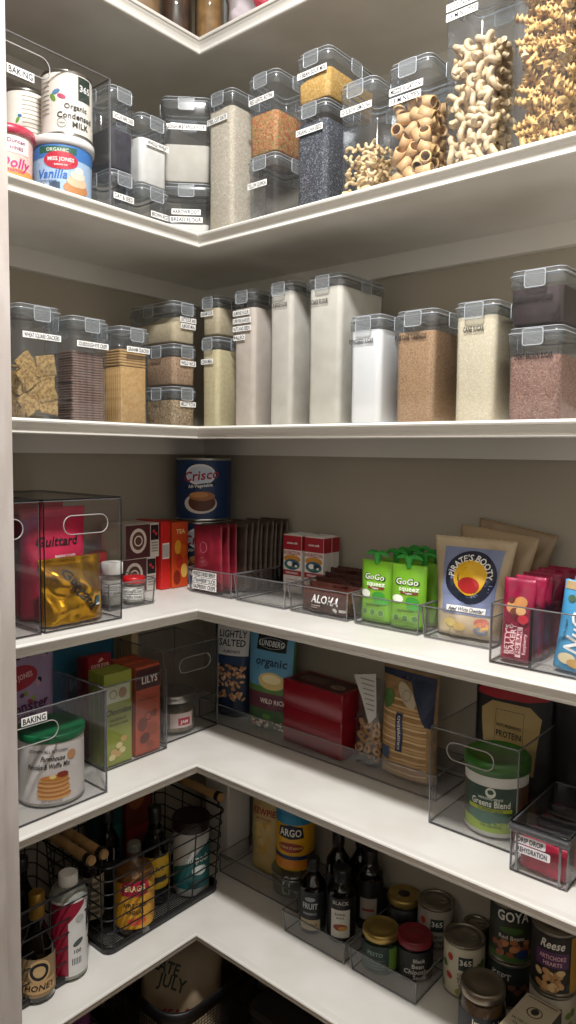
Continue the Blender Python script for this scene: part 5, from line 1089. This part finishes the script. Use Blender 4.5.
def d_reese(b, S, h):
    drect(b, S, -.034, .020, h - .034, h - .008, PA('161214'), .0006, 8); text(b, S, 'Reese', -.006, h - .021, .016, PA('dcd8d0'), .0012, w=.044, shear=.25); drect(b, S, -.036, .026, h - .066, h - .036, PA('4c2450'), .0006, 8, 2)
    text(b, S, 'ARTICHOKE', -.004, h - .046, .008, PA('d0a0a8'), .0012, w=.048); text(b, S, 'HEARTS', -.004, h - .058, .007, PA('d0a0a8'), .0012, w=.034); drect(b, S, .030, .062, .006, h - .008, PA('a87c24'), .0005, 8)
    r2 = random.Random(6)
    for i in range(20): dell(b, S, r2.uniform(-.034, .022), r2.uniform(.012, .048), .008, .006, PA(['b88c5c', 'a07444', 'c8a878'][i % 3]), .0008 + .0001 * i, 10, r2.uniform(0, 3))
can6(1.078, -.100, Z6, .042, .098, 'printed can at the bottom, carrying the artichoke can', d_365, 'a8a08c')
can6(1.078, -.100, Z6 + .0990, .042, .120, 'artichoke can with purple band stacked at the right edge', d_reese, '1c1814')
can6(.889, -.0615 + .026, Z6, .0265, .040, 'small low can at the back, lower of two', None, '3c1820')
can6(.889, -.0615 + .026, Z6 + .041, .0265, .060, 'small maroon can stacked at the back beside the bean can', None, '4c1420')
def d_ri(b, S): text(b, S, 'Imperial', .004, .058, .013, PA('d8d0c0'), .0008, w=.052); dell(b, S, .004, .036, .018, .010, PA('a8243c'), .0008)
lidded_jar(.985, -.205, Z6 + EPS, .0425, .112, 'brown jar with a silver lid in front of the stacked cans', P('8c8274', .35, .85, key='dull_lid'), P('4c3018', .5, noise_to='6c4c28', scale=90), d_ri, P('1c1a20', .5), (.020, .070, 2.4), lh=.018)
def t_box(b, S, w, d): 
    for a, c, e, f in ((-w * .42, w * .42, d * .44, d * .46), (-w * .42, w * .42, -d * .46, -d * .44)): drect(b, S, a, c, e, f, BLACK, .0004, 2)
    dring(b, S, 0, d * .14, .012, .014, BLACK, .0004); dell(b, S, 0, d * .16, .007, .009, PA('2c2824'), .0006); text(b, S, 'SALTED CARAMEL', 0, -d * .18, .005, BLACK, .0006, w=w * .8); text(b, S, 'TEA COMPANY', 0, -d * .28, .004, BLACK, .0006)
carton(.066, .108, .090, (1.078, -.206, Z6 + EPS), R(-4), 'cream topped black box with a round emblem in front of the artichoke can', P('16120e', .5), lambda b, S, w, h: drect(b, S, -w * .46, w * .46, h * .9, h * .97, PA('b8ac94'), .0004), top=lambda b, S, w, d: [drect(b, S, -w * .5, w * .5, -d * .5, d * .5, PA('b8ac94'), .0002, 2), t_box(b, S, w, d)])

# ------------------------------------------------------------------ on the floor below the lowest shelf
def mesh_basket(x0, x1, y0, y1, h, label):
    w, d = x1 - x0, y1 - y0; t = thing('mesh_basket', label, 'basket', ((x0 + x1) / 2, (y0 + y1) / 2, .001), 0)
    b = MB(); rr = []
    for z, e in ((h - .030, .004), (h - .030, .0), (h, -.002), (h + .002, .002), (h - .002, .006), (h - .028, .008)): rr.append([(x, y, z) for x, y in rrect(w - 2 * e, d - 2 * e, .06, 8)])
    loft(b, rr, BLKW, False, False); b.build('rim', t)
    b = MB(); rbox(b, w - .05, d - .05, 0, .006, .05, BLKW, .002, n=8); b.build('base', t)
    b = MB(); L0 = rrect(w - .05, d - .05, .05, 8); L1 = rrect(w - .006, d - .006, .06, 8)
    def loop(k): return [(a[0] + (c[0] - a[0]) * k, a[1] + (c[1] - a[1]) * k, .004 + (h - .034) * k) for a, c in zip(L0, L1)]
    for i in range(30): tube(b, loop((i + .5) / 30), .0010, P('1c1a1a', .4), 4, closed=True)
    P0, P1 = loop(0), loop(1); n = len(P0)
    for i in range(n):
        j = (i + 1) % n; seg = math.dist(P1[i], P1[j]); q = max(1, int(seg / .009))
        for s_ in range(q):
            f_ = s_ / q; A = [P0[i][k] + (P0[j][k] - P0[i][k]) * f_ for k in range(3)]; Bp = [P1[i][k] + (P1[j][k] - P1[i][k]) * f_ for k in range(3)]; tube(b, [A, Bp], .0009, P('1c1a1a', .4), 4)
    b.build('mesh_wall', t); return t
mesh_basket(.095, .408, -.462, -.150, .278, 'black mesh basket with snack bags on the floor under the corner')
mesh_basket(.020, .320, -.860, -.500, .225, 'black mesh basket with purple bag on the floor by the jamb')
def d_late(b, S, w, h): text(b, S, 'LATE', -.034, h * .775, .026, PA('14281c'), .0018, w=w * .34, rot=-.30); text(b, S, 'JULY', -.018, h * .67, .028, PA('14281c'), .0018, w=w * .34, rot=-.26); text(b, S, 'SEA SALT', .02, h * .47, .020, PA('7c1c2c'), .0016, w=w * .6)
pouch(.200, .318, .06, (.285, -.345, .010), R(42), 'cream chip bag with dark green lettering in the floor basket', P('98876c', .5, noise_to='8a7860', scale=12), d_late, seed=140, wr=.3, rx=R(-14))
pouch(.190, .285, .06, (.225, -.275, .010), R(42), 'tan chip bag standing behind the lettered one in the floor basket', P('8c6c4c', .5), None, seed=141, wr=.3, rx=R(-14))
pouch(.190, .255, .07, (.195, -.640, .010), R(70), 'purple chip bag in the floor basket by the jamb', P('4c1c4c', .4, noise_to='7c3c74', scale=16), lambda b, S, w, h: text(b, S, 'CHIPS', 0, h * .75, .03, PA('b88cb0'), .0016, w=w * .6), seed=142, wr=.5)
t = thing('floor_darkness_block', 'dark lidded block standing in for the darkness on the floor below the back shelf', 'dark block', (.62, -.17, .001), 0)  # near-black block put in for the plain darkness of the floor here
b = MB(); rbox(b, .30, .26, 0, .24, .02, P('1c1816', .6), .004); b.build('body', t)
b = MB(); rbox(b, .31, .27, .2402, .258, .022, P('24201c', .6), .004); b.build('lid', t)

# ------------------------------------------------------------------ on the topmost shelf
Z1 = ZS[1] + EPS
pouch(.130, .190, .06, (.285, -.575, Z1), R(85), 'black and red bag at the shelf front, leftmost on the topmost shelf', P('141014', .4), lambda b, S, w, h: [dell(b, S, -w * .2, h * .25, .026, .02, PA('a01424'), .0012), text(b, S, '13 BARS', .014, h * .30, .018, PA('c8c4bc'), .0016, w=.06)], seed=150, wr=.3)
pouch(.095, .200, .06, (.290, -.458, Z1), R(80), 'brown paper bag on the topmost shelf', P('7c6448', .6), None, seed=151, wr=.5)
lidded_jar(.300, -.368, Z1, .034, .150, 'dark brown filled jar on the topmost shelf at the corner', STEEL, P('3c2418', .4, noise_to='5c3c24', scale=30), None)
lidded_jar(.354, -.322, Z1, .030, .150, 'slim jar of tan nuts on the topmost shelf', STEEL, P('a87c48', .6, noise_to='8c6434', scale=50), None)
lidded_jar(.305, -.262, Z1, .032, .160, 'tall white-banded jar behind the tan nut jar', P('d8d8dc', .3), P('c8c8cc', .4), None)
pouch(.150, .200, .08, (.470, -.290, Z1), R(14), 'clear plastic bag with a red stripe on the topmost shelf', P('c4bcc0', .25, noise_to='a89ca0', scale=14), lambda b, S, w, h: dpoly(b, S, [(w * .1, h * .05), (w * .3, h * .05), (w * .05, h * .9), (-w * .1, h * .9)], PA('a83444'), .0010), seed=152, wr=.9)
